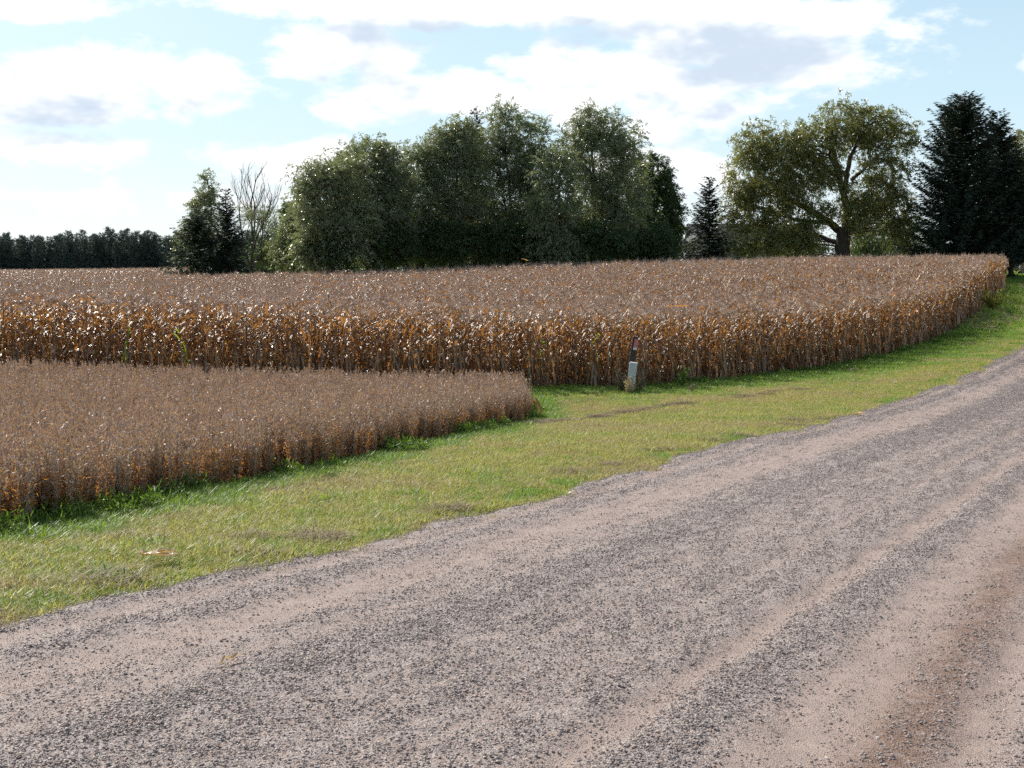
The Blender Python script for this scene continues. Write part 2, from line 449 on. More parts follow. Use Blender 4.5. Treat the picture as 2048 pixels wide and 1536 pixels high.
Q = np.stack([ii * nx + jj, ii * nx + jj + 1, (ii + 1) * nx + jj + 1, (ii + 1) * nx + jj], -1).reshape(-1, 4)
crop = inside(GX, GY, SOY_POLY) | inside(GX, GY, CORN_POLY)
wild = fbm(GX * 0.35, GY * 0.35, 9)

def ground_material():
    m = bpy.data.materials.new('field ground'); m.use_nodes = True
    N = NT(m.node_tree); N.n.clear()
    g = N.node('ShaderNodeNewGeometry').outputs['Position']
    n1 = N.noise(g, 0.8, 5, 0.6); n2 = N.noise(g, 14, 4, 0.65); n3 = N.noise(g, 70, 3, 0.6)
    grass = N.mix(N.ramp(n1, 0.35, 0.65), (0.21, 0.21, 0.06), (0.30, 0.27, 0.10))
    grass = N.mix(N.ramp(n2, 0.55, 0.75), grass, (0.20, 0.15, 0.075))
    soil = N.mix(N.ramp(n2, 0.35, 0.7), (0.10, 0.065, 0.04), (0.22, 0.15, 0.085))
    c = N.mix(N.ramp(N.math('ADD', N.attr('crop'), N.math('MULTIPLY', N.math('SUBTRACT', n2, 0.5), 0.5)), 0.35, 0.65), grass, soil)
    c = N.mix(N.math('MULTIPLY', N.ramp(n3, 0.3, 0.75), 0.5), c, (0.06, 0.05, 0.03))
    p = N.node('ShaderNodeBsdfPrincipled'); N.put(p.inputs['Base Color'], c)
    p.inputs['Roughness'].default_value = 0.95; p.inputs['Specular IOR Level'].default_value = 0.1
    b = N.node('ShaderNodeBump'); b.inputs['Strength'].default_value = 0.8; b.inputs['Distance'].default_value = 0.04
    N.put(b.inputs['Height'], n2); N.l.new(b.outputs[0], p.inputs['Normal'])
    o = N.node('ShaderNodeOutputMaterial'); N.l.new(p.outputs[0], o.inputs[0])
    return m
ground = link('ground', mesh_np('ground', np.stack([GX, GY, GZ], -1).reshape(-1, 3), Q, [ground_material()], attrs={'crop': crop.ravel().astype(float)}, smooth=True))
tag(ground, kind='structure')

# ---------------------------------------------------------------- gravel road
def lane(v, c, w): return np.exp(-((v - c) / w) ** 2)
def road_loose(s, v):
    """amount of loose gravel (0 packed sand .. 1 heaped stones) from the wheel tracks"""
    wv = v + 0.10 * (fbm(s * 0.35, v * 0.2, 41) - 0.5) * 2
    g = 0.47 + 0 * v
    g = g + 0.70 * lane(wv, -7.2, 0.40) - 0.55 * lane(wv, -6.62, 0.12) + 0.25 * lane(wv, -6.25, 0.15) - 0.46 * lane(wv, -5.60, 0.34)
    g = g + 0.62 * lane(wv, -4.62, 0.26) + 0.10 * lane(wv, -3.6, 0.4) + 0.15 * lane(wv, -2.95, 0.2) - 0.62 * lane(wv, -2.58, 0.12) + 0.42 * lane(wv, -2.28, 0.15)
    g = g - 0.55 * lane(wv, -1.72, 0.30) - 0.45 * lane(wv, -0.95, 0.22) + 0.5 * lane(wv, -0.35, 0.3) - 0.1 * lane(wv, 1.2, 0.6)
    g = 0.47 + (g - 0.47) * 1.25 + 0.60 * (vnoise(wv * 3.7, s * 0.03, 57) - 0.5) + 0.55 * (vnoise(wv * 8.0, s * 0.04, 58) - 0.5) + 0.25 * (fbm(s * 0.12, v * 3.2, 55) - 0.5) + 0.18 * (fbm(s * 1.3, v * 3.0, 56) - 0.5)
    return np.clip(g, 0, 1)
def road_edge_noise(s): return 0.42 * (fbm(s * 0.55, 0 * s, 61) - 0.5) + 0.25 * (fbm(s * 2.4, 0 * s, 62) - 0.5)
def road_top(s, v):
    x, y = xy(s, v)
    z = ground_z(x, y) + 0.03
    g = road_loose(s, v)
    z = z + 0.030 * (g - 0.4) + 0.014 * (fbm(s * 5, v * 7, 71) - 0.5) + 0.010 * (fbm(s * 19, v * 19, 72, 2) - 0.5)
    d = v - (ROAD_EDGE + road_edge_noise(s))
    z = z - 0.11 * (1 - sstep(d, -0.18, 0.28))
    z = z - 0.10 * sstep(v, 4.2, 4.9)
    return z
s_ax = np.concatenate([np.arange(-6, 1.5, 0.15), np.arange(1.5, 15, 0.045), np.arange(15, 34, 0.11), np.arange(34, 70, 0.3), np.arange(70, 200, 1.0)])
v_ax = np.concatenate([np.arange(-7.7, 0.6, 0.05), np.arange(0.6, 5.0, 0.2)])
Sg, Vg = np.meshgrid(s_ax, v_ax, indexing='ij')
Zg = road_top(Sg, Vg); Xg, Yg = xy(Sg, Vg)
nv = len(v_ax); ii, jj = np.meshgrid(np.arange(len(s_ax) - 1), np.arange(nv - 1), indexing='ij')
Q = np.stack([ii * nv + jj, ii * nv + jj + 1, (ii + 1) * nv + jj + 1, (ii + 1) * nv + jj], -1).reshape(-1, 4)
damp = (lane(Vg, -1.30 + 0.08 * np.sin(Sg * 0.4), 0.20) + 0.7 * lane(Vg, -0.30, 0.28) * sstep(9 - Sg, 0, 5)) * (0.35 + 0.9 * fbm(Sg * 0.8, Vg * 3, 81))
def road_material():
    m = bpy.data.materials.new('gravel road'); m.use_nodes = True
    N = NT(m.node_tree); N.n.clear()
    g = N.node('ShaderNodeNewGeometry').outputs['Position']
    loose = N.attr('loose'); damp_ = N.attr('damp')
    vor = N.node('ShaderNodeTexVoronoi'); N.put(vor.inputs['Vector'], g); vor.inputs['Scale'].default_value = 62
    vor2 = N.node('ShaderNodeTexVoronoi'); N.put(vor2.inputs['Vector'], g); vor2.inputs['Scale'].default_value = 130
    sepc = N.node('ShaderNodeSeparateColor'); N.put(sepc.inputs[0], vor.outputs['Color'])
    n1 = N.noise(g, 5, 5, 0.65); n2 = N.noise(g, 150, 3, 0.75)
    sand = N.mix(N.ramp(n1, 0.3, 0.7), (0.41, 0.315, 0.265), (0.335, 0.26, 0.222))
    sand = N.mix(N.math('MULTIPLY', N.ramp(n2, 0.48, 0.66), 0.65), sand, (0.20, 0.165, 0.15))
    peb = N.mix(sepc.outputs[0], (0.24, 0.20, 0.185), (0.44, 0.36, 0.32))
    peb = N.mix(N.ramp(sepc.outputs[1], 0.82, 0.95), peb, (0.45, 0.40, 0.36))
    f = N.math('ADD', loose, N.math('MULTIPLY', N.math('SUBTRACT', sepc.outputs[2], 0.5), 0.9))
    f = N.ramp(f, 0.35, 0.62)
    c = N.mix(f, sand, peb)
    c = N.mix(N.math('MULTIPLY', N.math('MULTIPLY', damp_, N.ramp(N.noise(g, 16, 4, 0.7), 0.3, 0.62, 0.3, 1.0)), 1.5, clamp=True), c, (0.21, 0.13, 0.093))
    p = N.node('ShaderNodeBsdfPrincipled'); N.put(p.inputs['Base Color'], c)
    p.inputs['Roughness'].default_value = 0.8; p.inputs['Specular IOR Level'].default_value = 0.25
    hgt = N.math('ADD', N.math('MULTIPLY', N.math('MULTIPLY', N.math('SUBTRACT', 0.6, vor.outputs['Distance']), f), 1.0),
                 N.math('MULTIPLY', N.math('ADD', n2, N.math('MULTIPLY', vor2.outputs['Distance'], -0.8)), 0.7))
    b = N.node('ShaderNodeBump'); b.inputs['Strength'].default_value = 0.8; b.inputs['Distance'].default_value = 0.012
    N.put(b.inputs['Height'], hgt); N.l.new(b.outputs[0], p.inputs['Normal'])
    o = N.node('ShaderNodeOutputMaterial'); N.l.new(p.outputs[0], o.inputs[0])
    return m
road = link('gravel_road', mesh_np('gravel_road', np.stack([Xg, Yg, Zg], -1).reshape(-1, 3), Q, [road_material()],
            attrs={'loose': road_loose(Sg, Vg).ravel(), 'damp': np.clip(damp, 0, 1).ravel()}, smooth=True))
tag(road, kind='structure')

# ---------------------------------------------------------------- scattering
def source_collection(name, meshes):
    c = bpy.data.collections.new(name)
    for i, me in enumerate(meshes):
        o = bpy.data.objects.new(name, me); c.objects.link(o)
    return c
def scatter(name, P, rot, scl, idx, coll, label=None, cat=None, parent=None):
    me = bpy.data.meshes.new(name)
    P = np.asarray(P, np.float32); n = len(P)
    me.vertices.add(n); me.vertices.foreach_set('co', P.ravel())
    rot = np.asarray(rot, np.float32); scl = np.asarray(scl, np.float32)
    if scl.ndim == 1: scl = np.repeat(scl[:, None], 3, 1)
    a = me.attributes.new('rot', 'FLOAT_VECTOR', 'POINT'); a.data.foreach_set('vector', rot.ravel())
    a = me.attributes.new('scl', 'FLOAT_VECTOR', 'POINT'); a.data.foreach_set('vector', scl.ravel())
    a = me.attributes.new('idx', 'INT', 'POINT'); a.data.foreach_set('value', np.asarray(idx, np.int32))
    o = link(name, me, parent)
    ng = bpy.data.node_groups.new(name, 'GeometryNodeTree')
    ng.interface.new_socket('Geometry', in_out='INPUT', socket_type='NodeSocketGeometry')
    ng.interface.new_socket('Geometry', in_out='OUTPUT', socket_type='NodeSocketGeometry')
    gi = ng.nodes.new('NodeGroupInput'); go = ng.nodes.new('NodeGroupOutput')
    ci = ng.nodes.new('GeometryNodeCollectionInfo'); ci.inputs['Collection'].default_value = coll
    ci.inputs['Separate Children'].default_value = True; ci.inputs['Reset Children'].default_value = True
    ip = ng.nodes.new('GeometryNodeInstanceOnPoints'); ip.inputs['Pick Instance'].default_value = True
    def na(nm, t):
        q = ng.nodes.new('GeometryNodeInputNamedAttribute'); q.data_type = t; q.inputs['Name'].default_value = nm; return q.outputs[0]
    ng.links.new(gi.outputs[0], ip.inputs['Points']); ng.links.new(ci.outputs[0], ip.inputs['Instance'])
    ng.links.new(na('idx', 'INT'), ip.inputs['Instance Index']); ng.links.new(na('rot', 'FLOAT_VECTOR'), ip.inputs['Rotation'])
    ng.links.new(na('scl', 'FLOAT_VECTOR'), ip.inputs['Scale']); ng.links.new(ip.outputs[0], go.inputs[0])
    md = o.modifiers.new('scatter', 'NODES'); md.node_group = ng
    tag(o, label, cat, kind='stuff')
    return o
def in_view(x, y, margin=1.14, side=2.0):
    return (np.abs(x) < y * 1024 / FPX * margin + side) & (y > 2)

# ---------------------------------------------------------------- gravel: stones of the road
def stone_mesh(k, flat):
    r = np.random.default_rng(100 + k)
    t = (1 + 5 ** 0.5) / 2
    V = np.array([[-1, t, 0], [1, t, 0], [-1, -t, 0], [1, -t, 0], [0, -1, t], [0, 1, t], [0, -1, -t], [0, 1, -t], [t, 0, -1], [t, 0, 1], [-t, 0, -1], [-t, 0, 1]], float)
    V = unit(V) * (0.72 + 0.42 * r.random((12, 1)))
    V *= np.array([1.0, 0.62 + 0.35 * r.random(), flat])
    T = [[0, 11, 5], [0, 5, 1], [0, 1, 7], [0, 7, 10], [0, 10, 11], [1, 5, 9], [5, 11, 4], [11, 10, 2], [10, 7, 6], [7, 1, 8], [3, 9, 4], [3, 4, 2], [3, 2, 6], [3, 6, 8], [3, 8, 9], [4, 9, 5], [2, 4, 11], [6, 2, 10], [8, 6, 7], [9, 8, 1]]
    return V, np.array(T)
def stone_material():
    m = bpy.data.materials.new('gravel stone'); m.use_nodes = True
    N = NT(m.node_tree); N.n.clear()
    oi = N.node('ShaderNodeObjectInfo').outputs['Random']
    v = N.attr('var')
    rnd = N.math('FRACT', N.math('ADD', N.math('MULTIPLY', v, 7.31), oi))
    c = N.mix(rnd, (0.17, 0.147, 0.14), (0.37, 0.305, 0.275))
    c = N.mix(N.ramp(rnd, 0.86, 0.9), c, (0.44, 0.37, 0.32))
    c = N.mix(N.ramp(N.math('FRACT', N.math('MULTIPLY', rnd, 5.7)), 0.86, 0.9), c, (0.24, 0.15, 0.12))
    g = N.node('ShaderNodeTexCoord').outputs['Object']
    c = N.mix(N.math('MULTIPLY', N.noise(g, 2.5, 3), 0.35), c, (0.36, 0.29, 0.24))
    p = N.node('ShaderNodeBsdfPrincipled'); N.put(p.inputs['Base Color'], c)
    p.inputs['Roughness'].default_value = 0.6; p.inputs['Specular IOR Level'].default_value = 0.35
    o = N.node('ShaderNodeOutputMaterial'); N.l.new(p.outputs[0], o.inputs[0])
    return m
M['stone'] = stone_material()
stone_meshes = []
for k in range(8):
    V, T = stone_mesh(k, 0.38 + 0.04 * k)
    stone_meshes.append(mesh_np('stone', V, T, [M['stone']], var=np.full(12, k / 8)))
cluster_meshes = []
for k in range(8):
    g = Geo(); r = np.random.default_rng(300 + k)
    for q in range(30):
        V, T = stone_mesh(k * 31 + q, 0.40 + 0.30 * r.random())
        a = r.random() * 6.28; ca, sa = math.cos(a), math.sin(a)
        V = V @ np.array([[ca, sa, 0], [-sa, ca, 0], [0, 0, 1]])
        size = 0.0022 + 0.0090 * r.random() ** 3.2
        V = V * size + np.array([r.normal(0, 0.16), r.normal(0, 0.035), size * 0.15])
        g.add(V, None, T, 0, r.random())
    cluster_meshes.append(g.mesh('gravel_cluster', [M['stone']]))
for k in range(4):      # fines: grit between the stones
    g = Geo(); r = np.random.default_rng(350 + k)
    for q in range(34):
        V, T = stone_mesh(k * 41 + q, 0.6 + 0.3 * r.random())
        size = 0.0018 + 0.0028 * r.random() ** 2
        g.add(V * size + np.array([r.normal(0, 0.18), r.normal(0, 0.05), size * 0.2]), None, T, 0, r.random())
    cluster_meshes.append(g.mesh('gravel_cluster', [M['stone']]))
gravel_src = source_collection('gravel_cluster', cluster_meshes)
def road_points(n, s0, s1, power=1.0):
    s = s0 + (s1 - s0) * rng.random(n) ** power; v = ROAD_EDGE - 0.30 + rng.random(n) * 8.6
    x, y = xy(s, v); ok = in_view(x, y, 1.12, 0.8)
    return s[ok], v[ok]
s_, v_ = road_points(165000, 1.5, 76, 1.8)
far_k = 1.0 + 0.8 * sstep(s_, 14, 60)
lo_ = road_loose(s_, v_); pick = rng.random(len(s_))
big_ = pick < 0.08 + 0.58 * lo_ ** 1.5
keep = big_ | (pick > 0.78 - 0.12 * lo_)
keep &= (v_ > ROAD_EDGE + road_edge_noise(s_) - 0.16)
s_, v_, far_k, big_ = s_[keep], v_[keep], far_k[keep], big_[keep]
x_, y_ = xy(s_, v_); z_ = road_top(s_, v_)
n = len(x_)
gravel = scatter('gravel', np.stack([x_, y_, np.maximum(z_, ground_z(x_, y_) - 0.02)], -1), np.stack([rng.normal(0, .03, n), rng.normal(0, .02, n), math.atan2(RU[1], RU[0]) + math.pi * rng.integers(0, 2, n) + rng.normal(0, .06, n)], -1),
                 (0.75 + 0.5 * rng.random(n)) * far_k, np.where(big_, rng.integers(0, 8, n), 8 + rng.integers(0, 4, n)), gravel_src, 'loose grey gravel strewn over the road', 'gravel')
# the three hundred largest stones lie on the road one by one
n = 4000
s_ = 1.5 + 14 * rng.random(n) ** 1.1; v_ = -7.2 + 8.0 * rng.random(n)
x_, y_ = xy(s_, v_)
ok = in_view(x_, y_, 1.0, 0) & (rng.random(n) < road_loose(s_, v_) ** 1.5)
s_, v_ = s_[ok][:300], v_[ok][:300]
x_, y_ = xy(s_, v_); z_ = road_top(s_, v_)
for i in range(len(s_)):
    o = link('stone', stone_meshes[i % 8], road, (x_[i], y_[i], z_[i] + 0.004))
    q = 0.009 + 0.011 * rng.random() ** 2
    o.scale = (q, q, q); o.rotation_euler = (rng.normal(0, .25), rng.normal(0, .25), rng.random() * 6.28)

# ---------------------------------------------------------------- corn
LEAN = np.array([0.5, -0.25])   # the wind bends leaves this way
def corn_parts(seed, green=False):
    r = np.random.default_rng(seed)
    H = 2.12 + 0.28 * r.random()
    lean = r.normal(0, 0.05, 2)
    def spine(z): return np.stack([lean[0] * (z / H) ** 2, lean[1] * (z / H) ** 2, z], -1)
    st = Geo(); zz = np.linspace(-0.05, H, 6)
    st.tube(spine(zz), np.linspace(0.011, 0.006, 6), 5, 0, r.random())
    lf = Geo(); nl = 19; az0 = r.random() * 6.28
    for i in range(nl):
        z0 = 0.15 + (H - 0.24) * i / (nl - 1) + r.normal(0, 0.03)
        a = az0 + (i % 2) * math.pi + r.normal(0, 0.45)
        L = (0.50 + 0.30 * math.sin(math.pi * (i + 1) / nl)) * (0.8 + 0.4 * r.random())
        K = 6; t = np.linspace(0, 1, K)
        rise = 0.35 + 0.5 * r.random() if i > 9 else 0.05 + 0.35 * r.random()
        drop = 0.9 + 0.9 * r.random() if i < 12 else 0.45 + 0.6 * r.random()
        hx = L * (0.62 * t - 0.22 * t * t) * (1.0 - 0.35 * (drop > 1.2))
        hz = L * (rise * t * 1.3 - drop * t * t)
        base = spine(np.array([z0]))[0]
        tw = r.normal(0, 0.5) * t
        rad = np.array([math.cos(a), math.sin(a), 0]); tan = np.array([-math.sin(a), math.cos(a), 0])
        side = np.cumsum(r.normal(0, 0.025, K)) * t
        P = base + hx[:, None] * rad + hz[:, None] * np.array([0, 0, 1.0]) + side[:, None] * tan + (np.array([*LEAN, 0]) * 0.10)[None] * (t ** 2)[:, None]
        w = (0.030 + 0.012 * r.random()) * np.array([0.55, 1.0, 1.0, 0.85, 0.55, 0.08])
        ang = tw * 2.2 + r.normal(0, 0.25)
        Wd = w[:, None] * (np.cos(ang)[:, None] * tan + np.sin(ang)[:, None] * np.array([0, 0, 1.0]))
        lf.strips(P[None], Wd[None], 0, np.array([r.random()]))
    ts = Geo()
    top = spine(np.array([H]))[0]
    for q in range(11):
        a = r.random() * 6.28; sp = 0.0 if q == 0 else 0.10 + 0.14 * r.random(); L = 0.24 + 0.06 * r.random() if q == 0 else 0.13 + 0.10 * r.random()
        t = np.linspace(0, 1, 3)
        P = top - np.array([0, 0, 0.05 * q / 8]) + np.stack([np.cos(a) * sp * t ** 1.3 + LEAN[0] * .10 * t * t, np.sin(a) * sp * t ** 1.3 + LEAN[1] * .10 * t * t, L * t - 0.06 * (sp > 0) * t * t], -1)
        ts.tube(P, [0.0055, 0.0065, 0.003], 3, 0, r.random(), cap=False)
    er = Geo()
    z0 = 0.85 + 0.2 * r.random(); a = az0 + 0.6
    b = spine(np.array([z0]))[0]; dirn = np.array([math.cos(a) * 0.55, math.sin(a) * 0.55, -0.5 + 0.9 * r.random()])
    t = np.array([0, 0.25, 0.6, 0.9, 1.1])
    er.tube(b + t[:, None] * dirn * 0.24, [0.012, 0.027, 0.028, 0.018, 0.004], 6, 0, r.random())
    return dict(stalk=st, foliage=lf, tassel=ts, ear=er)
CORN_MAT = dict(stalk='corn_stalk', foliage='corn_leaf', tassel='tassel', ear='husk')
NVAR = 8
corn_variants = [corn_parts(500 + k) for k in range(NVAR)]
corn_part_meshes = [{k: g.mesh('corn_' + k, [M[CORN_MAT[k]]], smooth=True) for k, g in v.items()} for v in corn_variants]
joined = []
for v in corn_variants:
    g = Geo()
    for mi, k in enumerate(CORN_MAT): g.merge(v[k], mi)
    joined.append(g.mesh('corn_plant', [M[CORN_MAT[k]] for k in CORN_MAT], smooth=True))
corn_src = source_collection('corn_plant_source', joined)

row = np.array([0.955, 0.297]); row /= np.linalg.norm(row); rown = np.array([-row[1], row[0]])
orig = np.array(CORN_FRONT[3])
pts = []
for k in range(0, 420):
    off = 0.25 + 0.76 * k
    dist = off + 35
    step = 0.165 if dist < 62 else (0.22 if dist < 85 else (0.34 if dist < 125 else 0.7))
    if dist > 150 and k % 2: continue
    if dist > 220 and k % 4: continue
    tt = np.arange(-190, 90, step)
    p = orig + rown * off + tt[:, None] * row
    p = p + rng.normal(0, 0.035, p.shape)
    ok = in_view(p[:, 0], p[:, 1], 1.10, 2.5)
    p = p[ok]
    if len(p): pts.append(p)
pts = np.concatenate(pts)
ok = inside(pts[:, 0], pts[:, 1], CORN_POLY)
pts = pts[ok]
pz = ground_z(pts[:, 0], pts[:, 1])
edge = np.minimum(seg_dist(pts[:, 0], pts[:, 1], CORN_FRONT), seg_dist(pts[:, 0], pts[:, 1], CORN_SIDE))
depth = pts[:, 1]
score = edge * 1.0 + np.maximum(depth - 40, 0) * 0.06
score[~in_view(pts[:, 0], pts[:, 1], 1.0, 0.0)] = 1e6
order = np.argsort(score)
nind = 296
ind, rest = order[:nind], order[nind:]
nr = len(rest)
hs = 0.92 + 0.14 * rng.random(nr) + 0.10 * (fbm(pts[rest, 0] * 0.12, pts[rest, 1] * 0.12, 88) - 0.5)
wide = 1.0 + 0.6 * sstep(depth[rest], 60, 160)
tilt = rng.normal(0, 0.06, (nr, 2)); tilt[:, 1] += 0.06
cf = scatter('corn_field', np.stack([pts[rest, 0], pts[rest, 1], pz[rest]], -1), np.stack([tilt[:, 0], tilt[:, 1], rng.random(nr) * 6.28], -1),
             np.stack([hs * wide, hs * wide, hs], -1), rng.integers(0, NVAR, nr), corn_src, 'field of ripe dry brown corn stretching back to the trees', 'corn field')
for j, i in enumerate(ind):
    e = empty('corn_plant', (pts[i, 0], pts[i, 1], pz[i]))
    q = 0.93 + 0.14 * rng.random()
    e.rotation_euler = (rng.normal(0, .06), rng.normal(0.04, .06), rng.random() * 6.28); e.scale = (q, q, q)
    for k, me in corn_part_meshes[j % NVAR].items():
        p_ = link(k, me, e)
        if k == 'foliage': p_['kind'] = 'stuff'
    tag(e, 'dry brown corn plant standing at the outer edge of the corn field', 'corn plant', 'dry corn plants along the field edge')
# a few plants that kept green leaves
def leaf_subset(g, keep):
    o = Geo(); off = 0
    for i in range(len(g.V)):
        if i in keep: o.add(g.V[i], g.Q[i] - off, None, 0, g.var[i])
        off += len(g.V[i])
    return o
green_meshes = []
for sd, gr in ((901, {9, 11, 12, 14}), (902, {10, 12, 13}), (903, {11, 13, 15})):
    g = corn_parts(sd)
    green_meshes.append(dict(stalk=g['stalk'].mesh('corn_stalk', [M['corn_stalk']]), foliage=leaf_subset(g['foliage'], set(range(19)) - gr).mesh('corn_foliage', [M['corn_leaf']], smooth=True),
                             green_foliage=leaf_subset(g['foliage'], gr).mesh('corn_green_foliage', [M['corn_green']], smooth=True), tassel=g['tassel'].mesh('corn_tassel', [M['tassel']]), ear=g['ear'].mesh('corn_ear', [M['husk']])))
for j, (x_, d_, lab) in enumerate([(362, 35.15, 'corn plant with bright green middle leaves behind the soybeans'),
                                   (1086, 38.8, 'yellow green corn plant in the field edge left of the marker post'),
                                   (1186, 39.3, 'pale yellow green corn plant nearest left of the marker post'),
                                   (255, 34.9, 'leftmost corn plant with thin green leaves in the field edge')]):
    p = at(x_, 700, d_); X_, Y_ = p[0], p[1]
    e = empty('corn_plant', (X_, Y_, gz(X_, Y_)), j * 1.3)
    e.scale = (0.92, 0.92, 0.92)
    for k, me in green_meshes[j % 3].items(): link(k, me, e)
    tag(e, lab, 'corn plant')

# ---------------------------------------------------------------- soybeans
def soy_geo(seed):
    r = np.random.default_rng(seed); st = Geo(); pod = Geo(); leaf = Geo()
    for q in range(6):
        a = r.random() * 6.28; sp = 0.04 + 0.13 * r.random(); H = 0.55 + 0.38 * r.random()
        t = np.linspace(0, 1, 4)
        P = np.stack([np.cos(a) * sp * t + r.normal(0, .012, 4) * t, np.sin(a) * sp * t + r.normal(0, .012, 4) * t, H * t], -1)
        st.tube(P, [0.0045, 0.004, 0.003, 0.0018], 3, 0, r.random(), cap=False)
        k = 22; u = 0.10 + 0.90 * r.random(k)
        C = np.stack([np.interp(u, t, P[:, i]) for i in range(3)], -1)
        b = r.random(k) * 6.28
        dirv = np.stack([np.cos(b) * 0.6, np.sin(b) * 0.6, r.normal(0.75, 0.7, k)], -1); dirv = unit(dirv) * (0.040 + 0.03 * r.random((k, 1)))
        wid = unit(np.cross(dirv, r.normal(0, 1, (k, 3)))) * 0.010
        pod.leaves(C, dirv, wid, 0, r.random(k))
        k = 26; u = 0.03 + 0.64 * r.random(k) ** 1.2      # withered leaves hang low on the stems
        C = np.stack([np.interp(u, t, P[:, i]) for i in range(3)], -1) + r.normal(0, 0.02, (k, 3))
        dirv = unit(r.normal(0, 1, (k, 3)) + np.array([0, 0, 0.2])) * (0.035 + 0.035 * r.random((k, 1)))
        leaf.leaves(C, dirv, unit(np.cross(dirv, r.normal(0, 1, (k, 3)))) * 0.0085, 0, r.random(k))
    return dict(stem=st, pod_cluster=pod, withered_foliage=leaf)
soy_v = [soy_geo(1200 + k) for k in range(8)]
soy_parts = [{k: g.mesh('soybean_' + k, [M['soy_leaf' if k == 'withered_foliage' else 'soy']]) for k, g in v.items()} for v in soy_v]
soy_join = []
for v in soy_v:
    g = Geo(); g.merge(v['stem'], 0); g.merge(v['pod_cluster'], 0); g.merge(v['withered_foliage'], 1); soy_join.append(g.mesh('soybean_plant', [M['soy'], M['soy_leaf']]))
soy_src = source_collection('soybean_plant_source', soy_join)
n = 60000
x_ = -22 + 26 * rng.random(n); y_ = 7 + 30 * rng.random(n)
bump_ = 0.35 * (fbm(x_ * 1.1, y_ * 1.1, 95) - 0.5)
ok = inside(x_ + bump_, y_ + bump_, SOY_POLY) & in_view(x_, y_, 1.12, 1.2)
x_, y_ = x_[ok][:9500], y_[ok][:9500]
z_ = ground_z(x_, y_)
ed = seg_dist(x_, y_, SOY_EDGE)
sc = ed + 0.02 * y_; sc[~in_view(x_, y_, 1.0, 0)] = 1e6
order = np.argsort(sc); ind, rest = order[:300], order[300:]
n = len(rest)
scatter('soybean_field', np.stack([x_, y_, z_], -1)[rest], np.stack([rng.normal(0, .08, n), rng.normal(0.04, .08, n), rng.random(n) * 6.28], -1),
        (0.82 + 0.25 * rng.random(n)) * (1 + 0.10 * (fbm(x_[rest] * .6, y_[rest] * .6, 97) - 0.5)), rng.integers(0, 8, n), soy_src, 'field of dry brown soybeans ready for harvest', 'soybean field')
for j, i in enumerate(ind):
    e = empty('soybean_plant', (x_[i], y_[i], z_[i]), rng.random() * 6.28)
    q = 0.80 + 0.25 * rng.random(); e.scale = (q, q, q)
    for k, me in soy_parts[j % 8].items():
        p_ = link(k, me, e)
        if k != 'stem': p_['kind'] = 'stuff'
    tag(e, 'dry orange brown soybean plant at the grass edge of the soybean field', 'soybean plant', 'soybean plants along the grass')

# ---------------------------------------------------------------- grass
def tuft(seed, nb, h0, h1, rad, bend, w, mat, name, flat=0.0):
    r = np.random.default_rng(seed); g = Geo()
    a = r.random(nb) * 6.28; rr = rad * np.sqrt(r.random(nb))
    base = np.stack([np.cos(a) * rr, np.sin(a) * rr, np.full(nb, -0.01)], -1)
    b = r.random(nb) * 6.28; L = h0 + (h1 - h0) * r.random(nb); be = bend * (0.3 + r.random(nb))
    t = np.array([0, 0.5, 1.0])
    d = np.stack([np.cos(b), np.sin(b), 0 * b], -1)
    P = base[:, None] + d[:, None] * (be * L)[:, None, None] * (t ** 1.6)[None, :, None] + np.array([0, 0, 1.0]) * (L[:, None] * (t - 0.35 * (be[:, None]) * t * t) * (1 - flat))[..., None]
    wd = np.stack([-np.sin(b), np.cos(b), 0 * b], -1)[:, None] * (w * np.array([1, 0.8, 0.12]))[None, :, None]
    g.strips(P, wd, 0, r.random(nb))
    return g.mesh(name, [mat])
mown = [tuft(2000 + k, 75, 0.03, 0.085, 0.16, 0.9, 0.0028, M['grass_mown'], 'mown_grass') for k in range(4)]
lush = [tuft(2100 + k, 60, 0.05, 0.13, 0.15, 0.9, 0.0036, M['grass_green'], 'lush_grass') for k in range(4)]
dry = [tuft(2200 + k, 55, 0.04, 0.10, 0.16, 1.0, 0.0028, M['grass_dry'], 'dry_grass') for k in range(2)]
grass_src = source_collection('grass_tuft', mown + lush + dry)   # indices 0-3 mown, 4-7 lush, 8-9 dry
n = 260000
s_ = -2 + 66 * rng.random(n) ** 1.25; v_ = -20 + 13.2 * rng.random(n)
x_, y_ = xy(s_, v_)
ok = in_view(x_, y_, 1.12, 1.0) & (v_ < ROAD_EDGE + road_edge_noise(s_) + 0.10 * rng.normal(0, 1, n)) & ~inside(x_, y_, SOY_POLY) & ~inside(x_, y_, CORN_POLY) & (y_ < 80)
s_, v_, x_, y_ = s_[ok][:52000], v_[ok][:52000], x_[ok][:52000], y_[ok][:52000]
dsoy = seg_dist(x_, y_, SOY_EDGE + [p2(1058, 800, 33.2), p2(1035, 800, 35.6)]); dcorn = np.minimum(seg_dist(x_, y_, CORN_FRONT), seg_dist(x_, y_, CORN_SIDE))
fieldside = np.minimum(dsoy, dcorn * 0.27)
lushness = 0.85 * (1 - sstep(fieldside + 1.3 * (fbm(x_ * .8, y_ * .8, 33) - .5), 0.4, 1.25))
lushness = np.maximum(lushness, 0.9 * (1 - sstep(np.abs(v_ - ROAD_EDGE + 0.2), 0.08, 0.35)) * sstep(fbm(s_ * .9, v_ * .6, 35), 0.52, 0.68))
patch = fbm(x_ * 0.55, y_ * 0.55, 37)
u = rng.random(len(x_))
